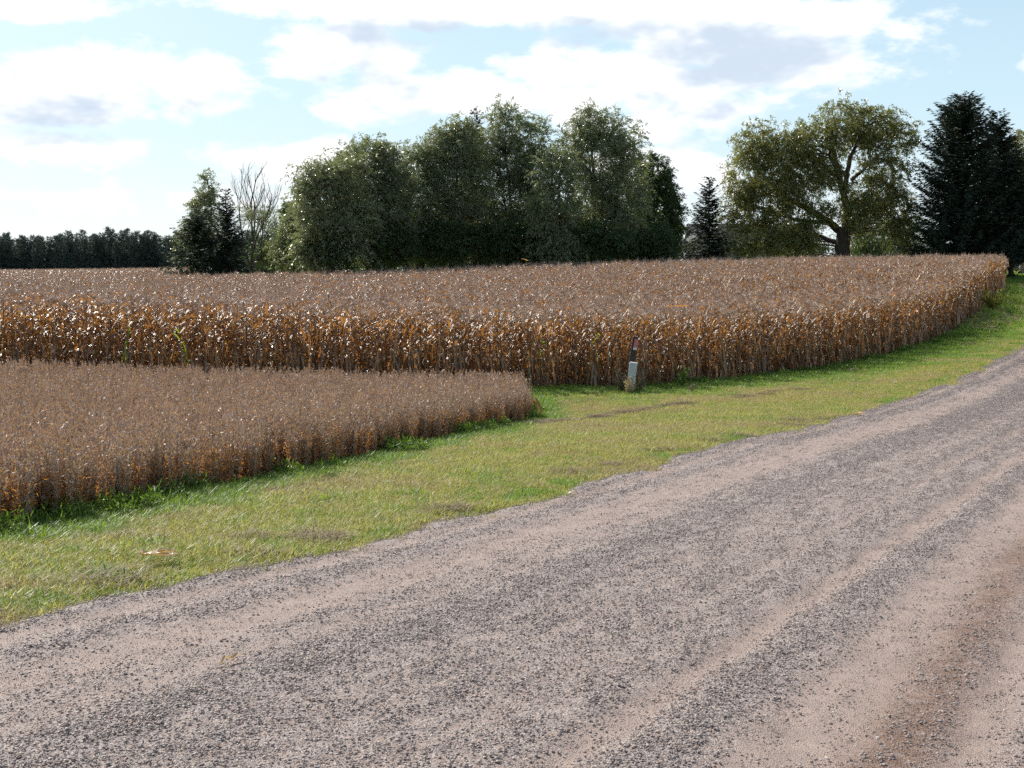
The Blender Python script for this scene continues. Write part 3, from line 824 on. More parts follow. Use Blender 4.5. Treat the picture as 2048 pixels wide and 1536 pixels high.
kind = np.where(u < lushness, 4 + rng.integers(0, 4, len(x_)), np.where(u > 0.88 - 0.40 * sstep(patch, 0.45, 0.72), 8 + rng.integers(0, 2, len(x_)), np.where(rng.random(len(x_)) < 0.22 * (1 - sstep(patch, 0.35, 0.6)) + 0.03, 4, 0) + rng.integers(0, 4, len(x_))))
hgt = (0.6 + 0.8 * rng.random(len(x_)) ** 1.5) * np.where(kind < 4, 1.0, np.where(kind < 8, 0.7 + 0.35 * lushness * (fieldside < 2.2), 0.95)) * (0.8 + 0.4 * fbm(x_ * 1.7, y_ * 1.7, 39))
hgt = hgt * np.where(s_ > 40, 1.25, 1.0) * (1 + 0.5 * (rng.random(len(x_)) < 0.06))
n = len(x_)
scatter('verge_grass', np.stack([x_, y_, ground_z(x_, y_) + 0.01], -1), np.stack([rng.normal(0, .05, n), rng.normal(0, .05, n), rng.random(n) * 6.28], -1), hgt, kind, grass_src,
        'mown green and yellow grass on the road verge', 'grass')
# far lawn at the right
n = 9000
x_ = 22 + 45 * rng.random(n); y_ = 60 + 80 * rng.random(n)
s_, v_ = sv(x_, y_)
ok = in_view(x_, y_, 1.1, 2) & (v_ < ROAD_EDGE) & ~inside(x_, y_, CORN_POLY)
x_, y_ = x_[ok], y_[ok]; n = len(x_)
scatter('lawn_grass', np.stack([x_, y_, ground_z(x_, y_) + 0.01], -1), np.stack([0 * x_, 0 * x_, rng.random(n) * 6.28], -1), 2.0 + rng.random(n), np.where(rng.random(n) < .75, 4, 0) + rng.integers(0, 4, n), grass_src,
        'short green lawn beyond the end of the corn', 'grass')
# weeds along the field edges
def weed_geo(seed, mat, nl=80, h=0.24, rad=0.18, ll=0.11):
    r = np.random.default_rng(seed); g = Geo()
    for q in range(5):
        a = r.random() * 6.28; t = np.linspace(0, 1, 3)
        P = np.stack([np.cos(a) * rad * t, np.sin(a) * rad * t, h * (0.5 + 0.6 * r.random()) * t], -1)
        g.tube(P, [0.004, 0.003, 0.002], 3, 0, r.random(), cap=False)
    C = np.stack([r.normal(0, rad * .6, nl), r.normal(0, rad * .6, nl), h * (0.1 + 0.9 * r.random(nl))], -1)
    d = unit(r.normal(0, 1, (nl, 3)) + np.array([0, 0, 0.5])) * (ll * (0.6 + 0.8 * r.random((nl, 1))))
    w = unit(np.cross(d, r.normal(0, 1, (nl, 3)))) * ll * 0.09
    g.leaves(C, d, w, 0, r.random(nl))
    return g.mesh('weed', [mat])
weed_meshes = [weed_geo(2400 + k, M['weed']) for k in range(4)]
weed_src = source_collection('weed_source', weed_meshes)
n = 30000
s_ = 62 * rng.random(n); v_ = -20 + 13 * rng.random(n); x_, y_ = xy(s_, v_)
dd = np.minimum(seg_dist(x_, y_, SOY_EDGE), seg_dist(x_, y_, CORN_SIDE) * 0.8)
ok = (dd < 1.6 * np.clip(fbm(x_ * 0.8, y_ * 0.8, 43) - 0.42, 0, 1) * 1.6) & in_view(x_, y_, 1.1, .5) & (v_ < ROAD_EDGE - 1) & (rng.random(n) < 0.6) & ~inside(x_, y_, CORN_POLY)
x_, y_ = x_[ok], y_[ok]; n = len(x_)
scatter('weed_border', np.stack([x_, y_, ground_z(x_, y_)], -1), np.stack([0 * x_, 0 * x_, rng.random(n) * 6.28], -1), 0.4 + 0.6 * rng.random(n), rng.integers(0, 4, n), weed_src,
        'dark green weeds growing along the field edges', 'weeds')
# dead clippings raked in a broken line, and dead tufts by the road
clip_src = source_collection('clipping_source', [tuft(2500 + k, 90, 0.08, 0.2, 0.20, 1.6, 0.004, M['grass_dead'], 'clippings', flat=0.55) for k in range(3)])
P_ = []
for (ax, ay, bx, by, da, db, cnt) in [(985, 862, 1210, 836, 27.8, 30.5, 42), (1215, 832, 1380, 806, 31.0, 33.6, 26), (1480, 800, 1600, 780, 34.5, 37.5, 16), (560, 950, 640, 935, 19.0, 20.2, 8), (1660, 757, 1740, 738, 41, 44, 7), (1810, 715, 1900, 680, 48, 53, 6)]:
    for q in range(cnt):
        t = rng.random(); p = at(ax + (bx - ax) * t, ay + (by - ay) * t, da + (db - da) * t); P_.append((p[0] + rng.normal(0, .12), p[1] + rng.normal(0, .12)))
for q in range(70):
    s__ = 3 + 25 * rng.random(); v__ = ROAD_EDGE - 0.12 - abs(rng.normal(0, 0.22)); 
    if fbm(np.array([s__ * .7]), np.array([v__]), 47)[0] > 0.5: P_.append(xy(s__, v__))
P_ = np.array(P_); n = len(P_)
scatter('dead_grass', np.stack([P_[:, 0], P_[:, 1], ground_z(P_[:, 0], P_[:, 1]) + 0.05], -1), np.stack([0 * P_[:, 0], 0 * P_[:, 0], rng.random(n) * 6.28], -1), 0.8 + 0.7 * rng.random(n), rng.integers(0, 3, n), clip_src,
        'brown dead grass clippings lying in broken rows on the verge', 'dead grass')

# ---------------------------------------------------------------- trees
def twig_leaves(geo, C, out, rad, r, n_twig, per, L, ll, lw, droop, m=0, upb=0.7, gold=0.0):
    """leafy sprays: C (N,3) clump centres, out (N,3) outward directions"""
    N = len(C)
    st = np.repeat(C, n_twig, 0) + r.normal(0, 1, (N * n_twig, 3)) * np.repeat(rad, n_twig)[:, None] * 0.45
    d = unit(np.repeat(out, n_twig, 0) * 0.7 + np.array([0, 0, upb]) + r.normal(0, 0.6, (N * n_twig, 3)))
    Ls = np.repeat(rad, n_twig) * L * (0.6 + 0.8 * r.random(N * n_twig))
    tone = np.repeat(np.clip(r.normal(0.45, 0.2, N), 0, 1), n_twig)
    t = r.random((N * n_twig, per))
    P = st[:, None] + d[:, None] * (Ls[:, None] * t)[..., None] - np.array([0, 0, 1.0]) * (droop * Ls[:, None] * t * t)[..., None]
    P = P.reshape(-1, 3) + r.normal(0, 0.07, (N * n_twig * per, 3))
    tan = np.repeat(d, per, 0) - np.array([0, 0, 1.0]) * (2 * droop * t.reshape(-1, 1))
    lv = unit(unit(tan) + r.normal(0, 0.55, P.shape) + np.array([0.25, -0.1, -0.15])) * (ll * (0.6 + 0.8 * r.random((len(P), 1))))
    w = unit(np.cross(lv, r.normal(0, 1, P.shape))) * lw
    var = np.clip(np.repeat(tone, per) + r.normal(0, 0.2, len(P)), 0, 0.80)
    if gold: var = np.where(r.random(len(P)) < gold, 0.95, var)
    geo.leaves(P, lv, w, m, var)

def lobe_tree(name, label, depth, base_x, lobes, mat, seed, leaves=38000, trunk=0.28, bark='bark', clump=1.0, ll=0.24, lw=0.038, droop=0.55, gold=0.0, stems=4, limbs=None, fork=0.18, upb=0.7, cat='tree', group=None, thick=0.85):
    r = np.random.default_rng(seed)
    b = at(base_x, 540, depth); bx, by = b[0], depth; bz = gz(bx, by)
    root = empty(name, (bx, by, bz))
    mpp = depth / FPX
    crown = Geo(); wood = Geo()
    Cs, Os, Rs = [], [], []
    vols = np.array([max(rx, 8) * max(ry, 8) for (_, _, rx, ry) in lobes], float)
    nclump = int(leaves * 1.4 / (6 * 20)); share = np.maximum(3, (vols / vols.sum() * nclump)).astype(int)
    for (lx, ly, rx, ry), k in zip(lobes, share):
        c = at(lx, ly, depth); c = np.array([c[0] - bx, r.normal(0, 0.12) * rx * mpp, c[2] - bz])
        q = unit(r.normal(0, 1, (k, 3))); rad = (0.35 + 0.65 * r.random(k) ** 0.45)[:, None]
        ext = np.array([rx * mpp, max(rx, ry * 0.5) * mpp * thick, ry * mpp])
        ext = np.maximum(ext - np.array([0.15, 0.15, 0.42]) * clump, 0.25)
        P = c + q * rad * ext - np.array([0, 0, 0.12])
        P[:, 2] = np.maximum(P[:, 2], 0.25)
        Cs.append(P); Os.append(unit(q * np.array([1, 1, 0.8]))); Rs.append(np.full(k, 0.85 * clump) * (0.7 + 0.6 * r.random(k)))
    C = np.concatenate(Cs); O = np.concatenate(Os); Rr = np.concatenate(Rs)
    twig_leaves(crown, C, O, Rr, r, 6, 20, 1.25, ll, lw, droop, 0, upb, gold)
    top = C[:, 2].max()
    if limbs is None:
        nodes = []
        for q in range(stems):
            tgt = C[r.integers(0, len(C))] if q else C[C[:, 2].argmax()]
            t = np.linspace(0, 1, 7)
            off = r.normal(0, 0.15, 2) * (q > 0)
            x1, y1, z1 = tgt * np.array([0.8, 0.8, 0.92])
            P = np.stack([off[0] + (x1 - off[0]) * t ** 1.5, off[1] + (y1 - off[1]) * t ** 1.5, -0.15 + (z1 + .15) * t], -1)
            P[1:-1] += r.normal(0, 0.10, (5, 3))
            wood.tube(P, trunk * (1.0 if q == 0 else 0.65) * (1 - 0.88 * t), 7, 0); nodes.append(P)
        nodes = np.concatenate(nodes)
    else:
        nodes = []
        for (pl, r0, r1) in limbs:
            P = np.array([(lambda p: [p[0] - bx, dy, p[2] - bz])(at(px_, py_, depth)) for (px_, py_, dy) in pl])
            t = np.linspace(0, len(P) - 1, len(P) * 4)
            P = np.stack([np.interp(t, np.arange(len(P)), P[:, i]) for i in range(3)], -1)
            P[1:-1] += r.normal(0, 0.04, (len(P) - 2, 3))
            wood.tube(P, np.linspace(r0, r1, len(P)), 9, 0); nodes.append(P)
        nodes = np.concatenate(nodes)
    for i in range(0, len(C), 5):
        low = nodes[nodes[:, 2] < C[i, 2] - 0.15 * r.random()]
        if not len(low): continue
        j = np.argmin(((low - C[i]) ** 2 * np.array([1, 1, 0.6])).sum(1)); a = low[j]
        if np.linalg.norm(a - C[i]) > 6: continue
        t = np.linspace(0, 1, 4)[:, None]
        P = a + (C[i] - a) * t + np.array([0, 0, 0.25]) * (np.linalg.norm(C[i] - a)) * (t * (1 - t))
        wood.tube(P, [0.055, 0.04, 0.025, 0.01], 4, 0)
    link('trunk', wood.mesh('trunk', [M[bark]], smooth=True), root)
    link('crown', crown.mesh('crown', [M[mat]]), root)
    tag(root, label, cat, group)
    return root

GRP = 'trees behind the corn field'
lobe_tree('willow_tree', 'pale green bushy willow at the left end of the grove', 103, 655, [(650, 400, 52, 80), (640, 470, 48, 60), (690, 350, 42, 45), (628, 360, 26, 42), (700, 450, 50, 70), (620, 500, 30, 36)], 'willow', 11, 42000, 0.25, group=GRP)
lobe_tree('willow_tree', 'rounded willow second from the left end of the grove', 107, 745, [(735, 325, 48, 48), (770, 320, 38, 42), (740, 400, 62, 75), (785, 400, 55, 80), (750, 480, 60, 50), (700, 318, 22, 22)], 'willow', 12, 42000, 0.28, group=GRP)
lobe_tree('willow_tree', 'willow in the dip left of the tallest grove tops', 110, 840, [(835, 340, 48, 52), (860, 320, 30, 38), (850, 410, 55, 70), (840, 480, 60, 45)], 'willow', 13, 30000, 0.26, group=GRP)
lobe_tree('willow_tree', 'leafy willow in front of the dark spruce tip', 111, 920, [(905, 290, 36, 50), (935, 300, 40, 60), (920, 370, 58, 70), (910, 450, 60, 70), (880, 275, 18, 28)], 'willow', 14, 38000, 0.28, group=GRP)
lobe_tree('willow_tree', 'tall willow with twin pointed plumes in mid grove', 113, 1025, [(1005, 245, 20, 40), (1032, 250, 16, 36), (1072, 275, 24, 48), (1015, 320, 45, 55), (1065, 350, 42, 60), (1020, 400, 60, 60), (1040, 470, 70, 55), (985, 300, 25, 50)], 'willow', 15, 46000, 0.3, group=GRP)
lobe_tree('willow_tree', 'small willow in the gap between the two tallest', 108, 1115, [(1115, 345, 32, 50), (1110, 420, 45, 60), (1110, 480, 50, 45)], 'willow', 16, 20000, 0.22, group=GRP)
lobe_tree('willow_tree', 'broad tall willow at the right end of the grove', 113, 1195, [(1180, 245, 24, 38), (1215, 255, 26, 40), (1150, 290, 30, 40), (1250, 290, 32, 50), (1195, 330, 62, 70), (1240, 380, 52, 70), (1170, 410, 62, 70), (1230, 470, 65, 55), (1175, 216, 8, 14)], 'willow', 17, 54000, 0.32, group=GRP)
lobe_tree('maple_tree', 'dark green tree with upswept branches right of the grove', 117, 1305, [(1305, 345, 26, 40), (1325, 360, 22, 45), (1310, 420, 42, 60), (1300, 480, 50, 45), (1345, 430, 18, 60), (1352, 480, 16, 35), (1275, 360, 25, 50)], 'maple', 18, 34000, 0.25, clump=0.7, group=GRP)
for k, (x_, w_, h_, d_) in enumerate([(655, 60, 45, 103.5), (765, 66, 55, 106), (880, 66, 60, 108), (1000, 65, 60, 110), (1100, 60, 55, 110), (1200, 65, 60, 110), (1290, 55, 50, 112)]):
    lobe_tree('understory_shrub', 'dark shrub low in the grove, %s' % ['below the leftmost willow', 'below the rounded second willow', 'left of the mid grove trunks', 'below the twin plumed willow', 'below the gap willow', 'below the broad right willow', 'below the dark upswept tree'][k],
              d_, x_, [(x_, 520 - h_ * 0.55, w_, h_ * 0.75), (x_ + 20, 500 - h_ * 0.3, w_ * .7, h_ * .6)], 'maple', 30 + k, 17000, 0.1, clump=0.8, cat='shrub', group='shrubs under the grove')
for k, x_ in enumerate((600, 690, 780, 870, 960, 1050, 1140, 1230, 1310)):
    lobe_tree('rear_tree', ['dark tree half hidden behind the leftmost willow', 'dark tree behind the rounded second willow', 'dark tree filling the dip behind the grove', 'dark tree behind the willow before the spruce tip', 'dark tree behind the mid grove trunks', 'dark tree behind the twin plumes', 'dark tree behind the gap willow', 'dark tree behind the broad right willow', 'dark tree behind the upswept tree'][k],
              150 + 3 * (k % 3), x_, [(x_, 440, 42, 45), (x_ + 15, 490, 55, 45), (x_ - 20, 500, 50, 35), (x_, 527, 62, 16)], 'maple', 130 + k, 11000, 0.2, ll=0.45, lw=0.09, group='trees behind the grove')
# loose group at the left
lobe_tree('poplar_tree', 'tall thin leafy tree left of the bare tree', 124, 425, [(413, 375, 16, 36), (405, 420, 20, 45), (430, 420, 16, 40), (420, 470, 35, 55), (385, 480, 30, 45), (398, 400, 14, 40)], 'willow', 41, 15000, 0.16, clump=0.62, ll=0.22, lw=0.035, bark='bark_grey')
lobe_tree('young_willow', 'low pale willow shrub left of the big grove', 110, 585, [(590, 470, 22, 50), (575, 500, 26, 34), (600, 430, 14, 36)], 'willow', 42, 12000, 0.1, clump=0.7)
lobe_tree('rear_shrub', 'hazy green thicket behind the bare tree', 140, 545, [(540, 500, 30, 34), (575, 490, 26, 40), (520, 515, 24, 20)], 'maple', 43, 9000, 0.1, cat='shrub')

def spruce(name, label, x_px, top_px, depth, half_px, seed, mat='spruce', density=1.0, skirt=0.02, power=0.85, twin=None, card=0.42, bare=0.0):
    r = np.random.default_rng(seed)
    b = at(x_px, 540, depth); bx = b[0]; bz = gz(bx, depth)
    H = at(x_px, top_px, depth)[2] - bz; Rm = half_px * depth / FPX
    root = empty(name, (bx, depth, bz)); wood = Geo(); nd = Geo()
    t = np.linspace(0, 1, 10)
    wood.tube(np.stack([r.normal(0, .03, 10) * t, r.normal(0, .03, 10) * t, -0.2 + (H + 0.1) * t], -1), (0.022 * H) * (1 - 0.96 * t) + 0.008, 8, 0)
    Cs, Ds, Ws, Vs = [], [], [], []
    z = H * max(skirt, 0.02)
    while z < H * 0.985:
        f = z / H
        nb = int((6 + 2 * r.random()) * density) if f < 0.9 else 5
        for q in range(nb):
            a = r.random() * 6.28
            L = Rm * ((1 - f) ** power) * (0.62 + 0.5 * r.random()) + 0.22
            if r.random() < 0.08: L *= 1.2
            K = max(3, int(L / 0.13))
            u = (np.arange(K) + r.random(K)) / K
            elev = -0.15 + 0.75 * f + r.normal(0, .1)
            hz = L * (elev * u - 0.40 * (1 - f) * u * (1 - u) * 1.5 + 0.16 * u ** 3)
            rad = np.array([math.cos(a), math.sin(a), 0]); tan = np.array([-math.sin(a), math.cos(a), 0])
            P = rad * (L * u)[:, None] + np.array([0, 0, 1.0]) * (z + hz)[:, None]
            if L > 0.7:
                uu = np.linspace(0, 1, 4); hh = L * (elev * uu - 0.40 * (1 - f) * uu * (1 - uu) * 1.5 + 0.16 * uu ** 3)
                wood.tube(rad * (L * uu)[:, None] + np.array([0, 0, 1.0]) * (z + hh)[:, None], [0.035, 0.026, 0.016, 0.006], 4, 0, cap=False)
            if r.random() < bare: continue
            for sgn in (-1, 1, 0):
                PP = P + r.normal(0, 0.03, P.shape)
                dl = card * (0.45 + 0.75 * r.random(K)) * (0.45 + 0.55 * np.minimum(1, L / 1.2))
                dv = unit(rad * 0.75 + tan * (sgn * 0.9) + np.stack([0 * u, 0 * u, -0.35 - 0.3 * r.random(K) * (1 - f) + 0.45 * f], -1) + r.normal(0, .16, P.shape)) * dl[:, None]
                w = unit(np.cross(dv, np.array([0, 0, 1.0]) + r.normal(0, .6, dv.shape))) * (0.055 * card / 0.42)
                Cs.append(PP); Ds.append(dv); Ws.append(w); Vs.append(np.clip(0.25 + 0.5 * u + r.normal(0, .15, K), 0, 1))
        z += 0.17 + 0.14 * r.random()
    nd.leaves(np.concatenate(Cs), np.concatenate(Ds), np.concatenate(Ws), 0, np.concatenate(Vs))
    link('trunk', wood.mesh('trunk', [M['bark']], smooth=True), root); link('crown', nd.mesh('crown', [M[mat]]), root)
    tag(root, label, 'spruce tree')
    return root
spruce('spruce_tree', 'massive dark spruce beside the big autumn willow', 1912, 188, 114, 118, 51, density=2.0, power=0.58, card=0.5)
spruce('spruce_tree', 'slightly lower dark spruce merging into the massive one', 1984, 222, 118, 76, 52, density=1.7, card=0.5, power=0.62, skirt=0.14)
spruce('spruce_tree', 'dark spruce with a bare lower trunk on the right lawn', 2022, 300, 112, 58, 53, density=1.6, card=0.5, power=0.6, skirt=0.17)
spruce('spruce_tree', 'small thin spruce standing before the farmhouse', 1416, 352, 118, 68, 54, density=1.2, power=0.9)
spruce('spruce_tree', 'dark spruce whose tip rises behind the grove', 952, 214, 116, 70, 55, density=1.0, power=0.8)
spruce('spruce_tree', 'narrow dark spruce just left of the bare tree', 455, 374, 109.5, 62, 56, density=1.3, power=1.0)
spruce('spruce_tree', 'low wide spruce at the left tip of the tree line', 402, 428, 112, 94, 57, mat='spruce_light', density=1.7, power=0.7)

# big willow at the right, limbs seen against the sky
lobe_tree('willow_tree', 'huge spreading old willow with golden leaves and dark forked trunk', 116, 1685,
    [(1510, 285, 48, 42), (1490, 350, 40, 60), (1560, 300, 55, 50), (1550, 380, 60, 60), (1620, 290, 55, 48), (1680, 240, 55, 40), (1745, 245, 52, 40), (1795, 270, 38, 42), (1720, 290, 45, 35),
     (1600, 350, 60, 55), (1650, 340, 35, 40), (1770, 340, 50, 40), (1740, 390, 55, 42), (1790, 420, 42, 50), (1720, 420, 50, 45), (1490, 430, 38, 50), (1520, 480, 42, 42), (1580, 440, 48, 45),
     (1575, 490, 45, 32), (1612, 485, 30, 30), (1480, 495, 20, 22), (1790, 465, 34, 24), (1640, 425, 26, 28), (1600, 470, 30, 26)],
    'willow_old', 61, 112000, 0.5, clump=0.9, gold=0.05, droop=0.75, ll=0.24, lw=0.039,
    limbs=[([(1688, 545, 0), (1684, 500, 0), (1688, 455, 0)], 0.78, 0.62), ([(1690, 460, 0), (1700, 430, 0.3), (1690, 390, 0.5), (1678, 330, 0.8), (1670, 290, 1.0), (1660, 255, 1.4)], 0.45, 0.10),
           ([(1690, 390, 0.4), (1700, 320, 0.2), (1712, 285, -0.5), (1730, 255, -1.2)], 0.26, 0.08), ([(1690, 345, 0.6), (1655, 315, -0.3), (1660, 265, -1.0)], 0.22, 0.07),
           ([(1690, 470, 0), (1660, 440, 1), (1600, 400, 2.5), (1550, 360, 3.0), (1510, 320, 2.6)], 0.40, 0.08), ([(1660, 445, 0.8), (1600, 440, 1.2), (1545, 415, 2), (1505, 410, 2.2)], 0.24, 0.06),
           ([(1692, 470, 0), (1720, 435, 1), (1770, 410, 2), (1800, 390, 2)], 0.36, 0.07), ([(1680, 490, 0), (1640, 470, 1.2), (1590, 460, 2.4), (1540, 470, 3)], 0.26, 0.05), ([(1705, 360, .3), (1750, 320, 1.2), (1790, 290, 1.6)], 0.18, 0.05),
           ([(1692, 455, 0.1), (1715, 428, -0.6), (1735, 400, -1.2)], 0.14, 0.05)])
lobe_tree('golden_tree', 'golden green tree cut off at the right picture edge', 124, 2050, [(2035, 320, 28, 50), (2060, 300, 40, 45), (2040, 390, 30, 50), (2080, 380, 50, 80), (2030, 460, 26, 40)], 'willow_old', 62, 24000, 0.3, gold=0.10)
for k, (x_, y_, w_, h_, mt, lab) in enumerate([(1740, 470, 34, 45, 'maple', 'green thicket right of the old willow trunk'), (1790, 475, 34, 45, 'willow', 'grey green thicket beside the massive spruce'), (1725, 475, 20, 24, 'autumn', 'rusty bush right of the old willow trunk'),
                                               (1840, 480, 40, 45, 'maple', 'dark thicket behind the massive spruce'), (1610, 500, 60, 28, 'maple', 'dark undergrowth left of the old willow trunk'), (2035, 495, 50, 36, 'maple', 'dark thicket behind the bare lower trunk at right')]):
    lobe_tree('thicket', lab, 150 + 3 * k if k != 4 else 125, x_, [(x_, y_, w_, h_), (x_ + 12, y_ + 20, w_ * 1.1, h_ * .7), (x_ - 10, y_ + 30, w_, h_ * .5)], mt, 70 + k, 9000, 0.1, cat='shrub', group='thickets around the old willow')

# nearly bare tree
def bare_tree():
    r = np.random.default_rng(91); depth = 121
    b = at(503, 540, depth); bx = b[0]; bz = gz(bx, depth); mpp = depth / FPX
    root = empty('bare_tree', (bx, depth, bz)); wood = Geo(); lf = Geo(); tips = []
    def grow(p, d, L, rad, lev, upw):
        k = 6; P = [p]; dd = d
        for i in range(k):
            dd = unit(dd + r.normal(0, 0.09, 3) + np.array([0, 0, upw])); P.append(P[-1] + dd * L / k)
        P = np.array(P); wood.tube(P, np.linspace(rad, rad * 0.55, k + 1), 6 if lev < 2 else 4, 0)
        if lev >= 1: tips.append((P[-1], dd, lev)); tips.append((P[3], dd, lev))
        if lev >= 4: return
        for i in range([0, 6, 5, 4][lev]):
            nd = unit(dd + r.normal(0, 0.55, 3) * np.array([1, 1, 0.3]))
            j = 6 if i == 0 else r.integers(2, 6)
            grow(P[j], nd, L * (0.36 + 0.22 * r.random()), rad * (0.50 if i == 0 else 0.36), lev + 1, 0.13)
    tr = np.array([[0, 0, -0.2], [0.03, 0, 1.2], [0.0, 0.02, 2.6], [0.05, 0, 3.6]]); wood.tube(tr, [0.26, 0.23, 0.2, 0.17], 8, 0)
    for (st, dx, dy, L, rad) in ((tr[3], 0.02, 0.05, 6.0, 0.13), (tr[3], 0.16, -0.1, 5.6, 0.11), (tr[2], -0.30, 0.1, 5.6, 0.10), (tr[2], 0.45, 0.2, 5.2, 0.10), (tr[1], 0.75, -0.1, 5.6, 0.11), (tr[2], -0.12, -0.25, 6.2, 0.11)):
        grow(st, unit(np.array([dx, dy, 1.0])), L, rad, 1, 0.02)
    T = np.array([t[0] for t in tips if t[0][2] < 8.6])
    T = T[r.random(len(T)) < 0.30]
    twig_leaves(lf, T, unit(r.normal(0, 1, T.shape)), np.full(len(T), 0.45), r, 3, 10, 1.1, 0.17, 0.03, 0.4, 0, 0.5)
    link('trunk', wood.mesh('trunk', [M['bark_grey']], smooth=True), root); link('crown', lf.mesh('crown', [M['willow']]), root)
    tag(root, 'nearly bare tree with open upright branches against the sky', 'tree')
bare_tree()

# far pine plantation
def pine_geo(seed):
    r = np.random.default_rng(seed); wood = Geo(); nd = Geo(); H = 12.0
    wood.tube(np.stack([np.zeros(5), np.zeros(5), np.linspace(-0.3, H * .97, 5)], -1), np.linspace(0.18, 0.03, 5), 6, 0)
    for z in np.arange(1.0, H, 0.55):
        f = z / H; nb = 7
        for q in range(nb):
            a = r.random() * 6.28; L = (2.9 * (1 - f) ** 0.85 * (0.6 + 0.6 * r.random())) + 0.35
            K = max(2, int(L / 0.3)); u = (np.arange(K) + 1) / K
            P = np.stack([np.cos(a) * L * u, np.sin(a) * L * u, z + L * (0.25 + 0.5 * f) * u], -1)
            for c in range(5):
                d = unit(r.normal(0, 1, P.shape) + np.array([math.cos(a) * .5, math.sin(a) * .5, 0.6])) * (0.45 + 0.25 * r.random((K, 1)))
                nd.leaves(P + r.normal(0, .12, P.shape), d, unit(np.cross(d, r.normal(0, 1, d.shape))) * 0.075, 0, r.random(K))
    return wood.mesh('trunk', [M['bark']]), nd.mesh('crown', [M['pine']])
pines = [pine_geo(1500 + k) for k in range(4)]
n_p = 0
for rowi, dep in enumerate((345, 352, 360)):
    for x_ in np.arange(-40, 620, 13 + 2 * rowi):
        X = x_ + rng.normal(0, 4)
        if X > 400 and rowi == 1: continue
        topy = 480 - 0.035 * max(0, min(X, 330)) + rng.normal(0, 6) + 12 * (float(fbm(np.array([X * 0.012]), np.array([3.3]), 5)[0]) - 0.5)
        if rowi == 2: topy -= 2
        d_ = dep + rng.normal(0, 2)
        p = at(X, 540, d_); z0 = gz(p[0], d_)
        h = at(X, topy, d_)[2] - z0
        e = empty('pine_tree', (p[0], d_, z0), rng.random() * 6.28)
        q = h / 12.0; e.scale = (q * 1.0, q * 1.0, q)
        w_, c_ = pines[n_p % 4]; link('trunk', w_, e); link('crown', c_, e)
        tag(e, 'dark pine in the distant plantation at the left horizon', 'pine tree', 'pines of the distant plantation'); n_p += 1

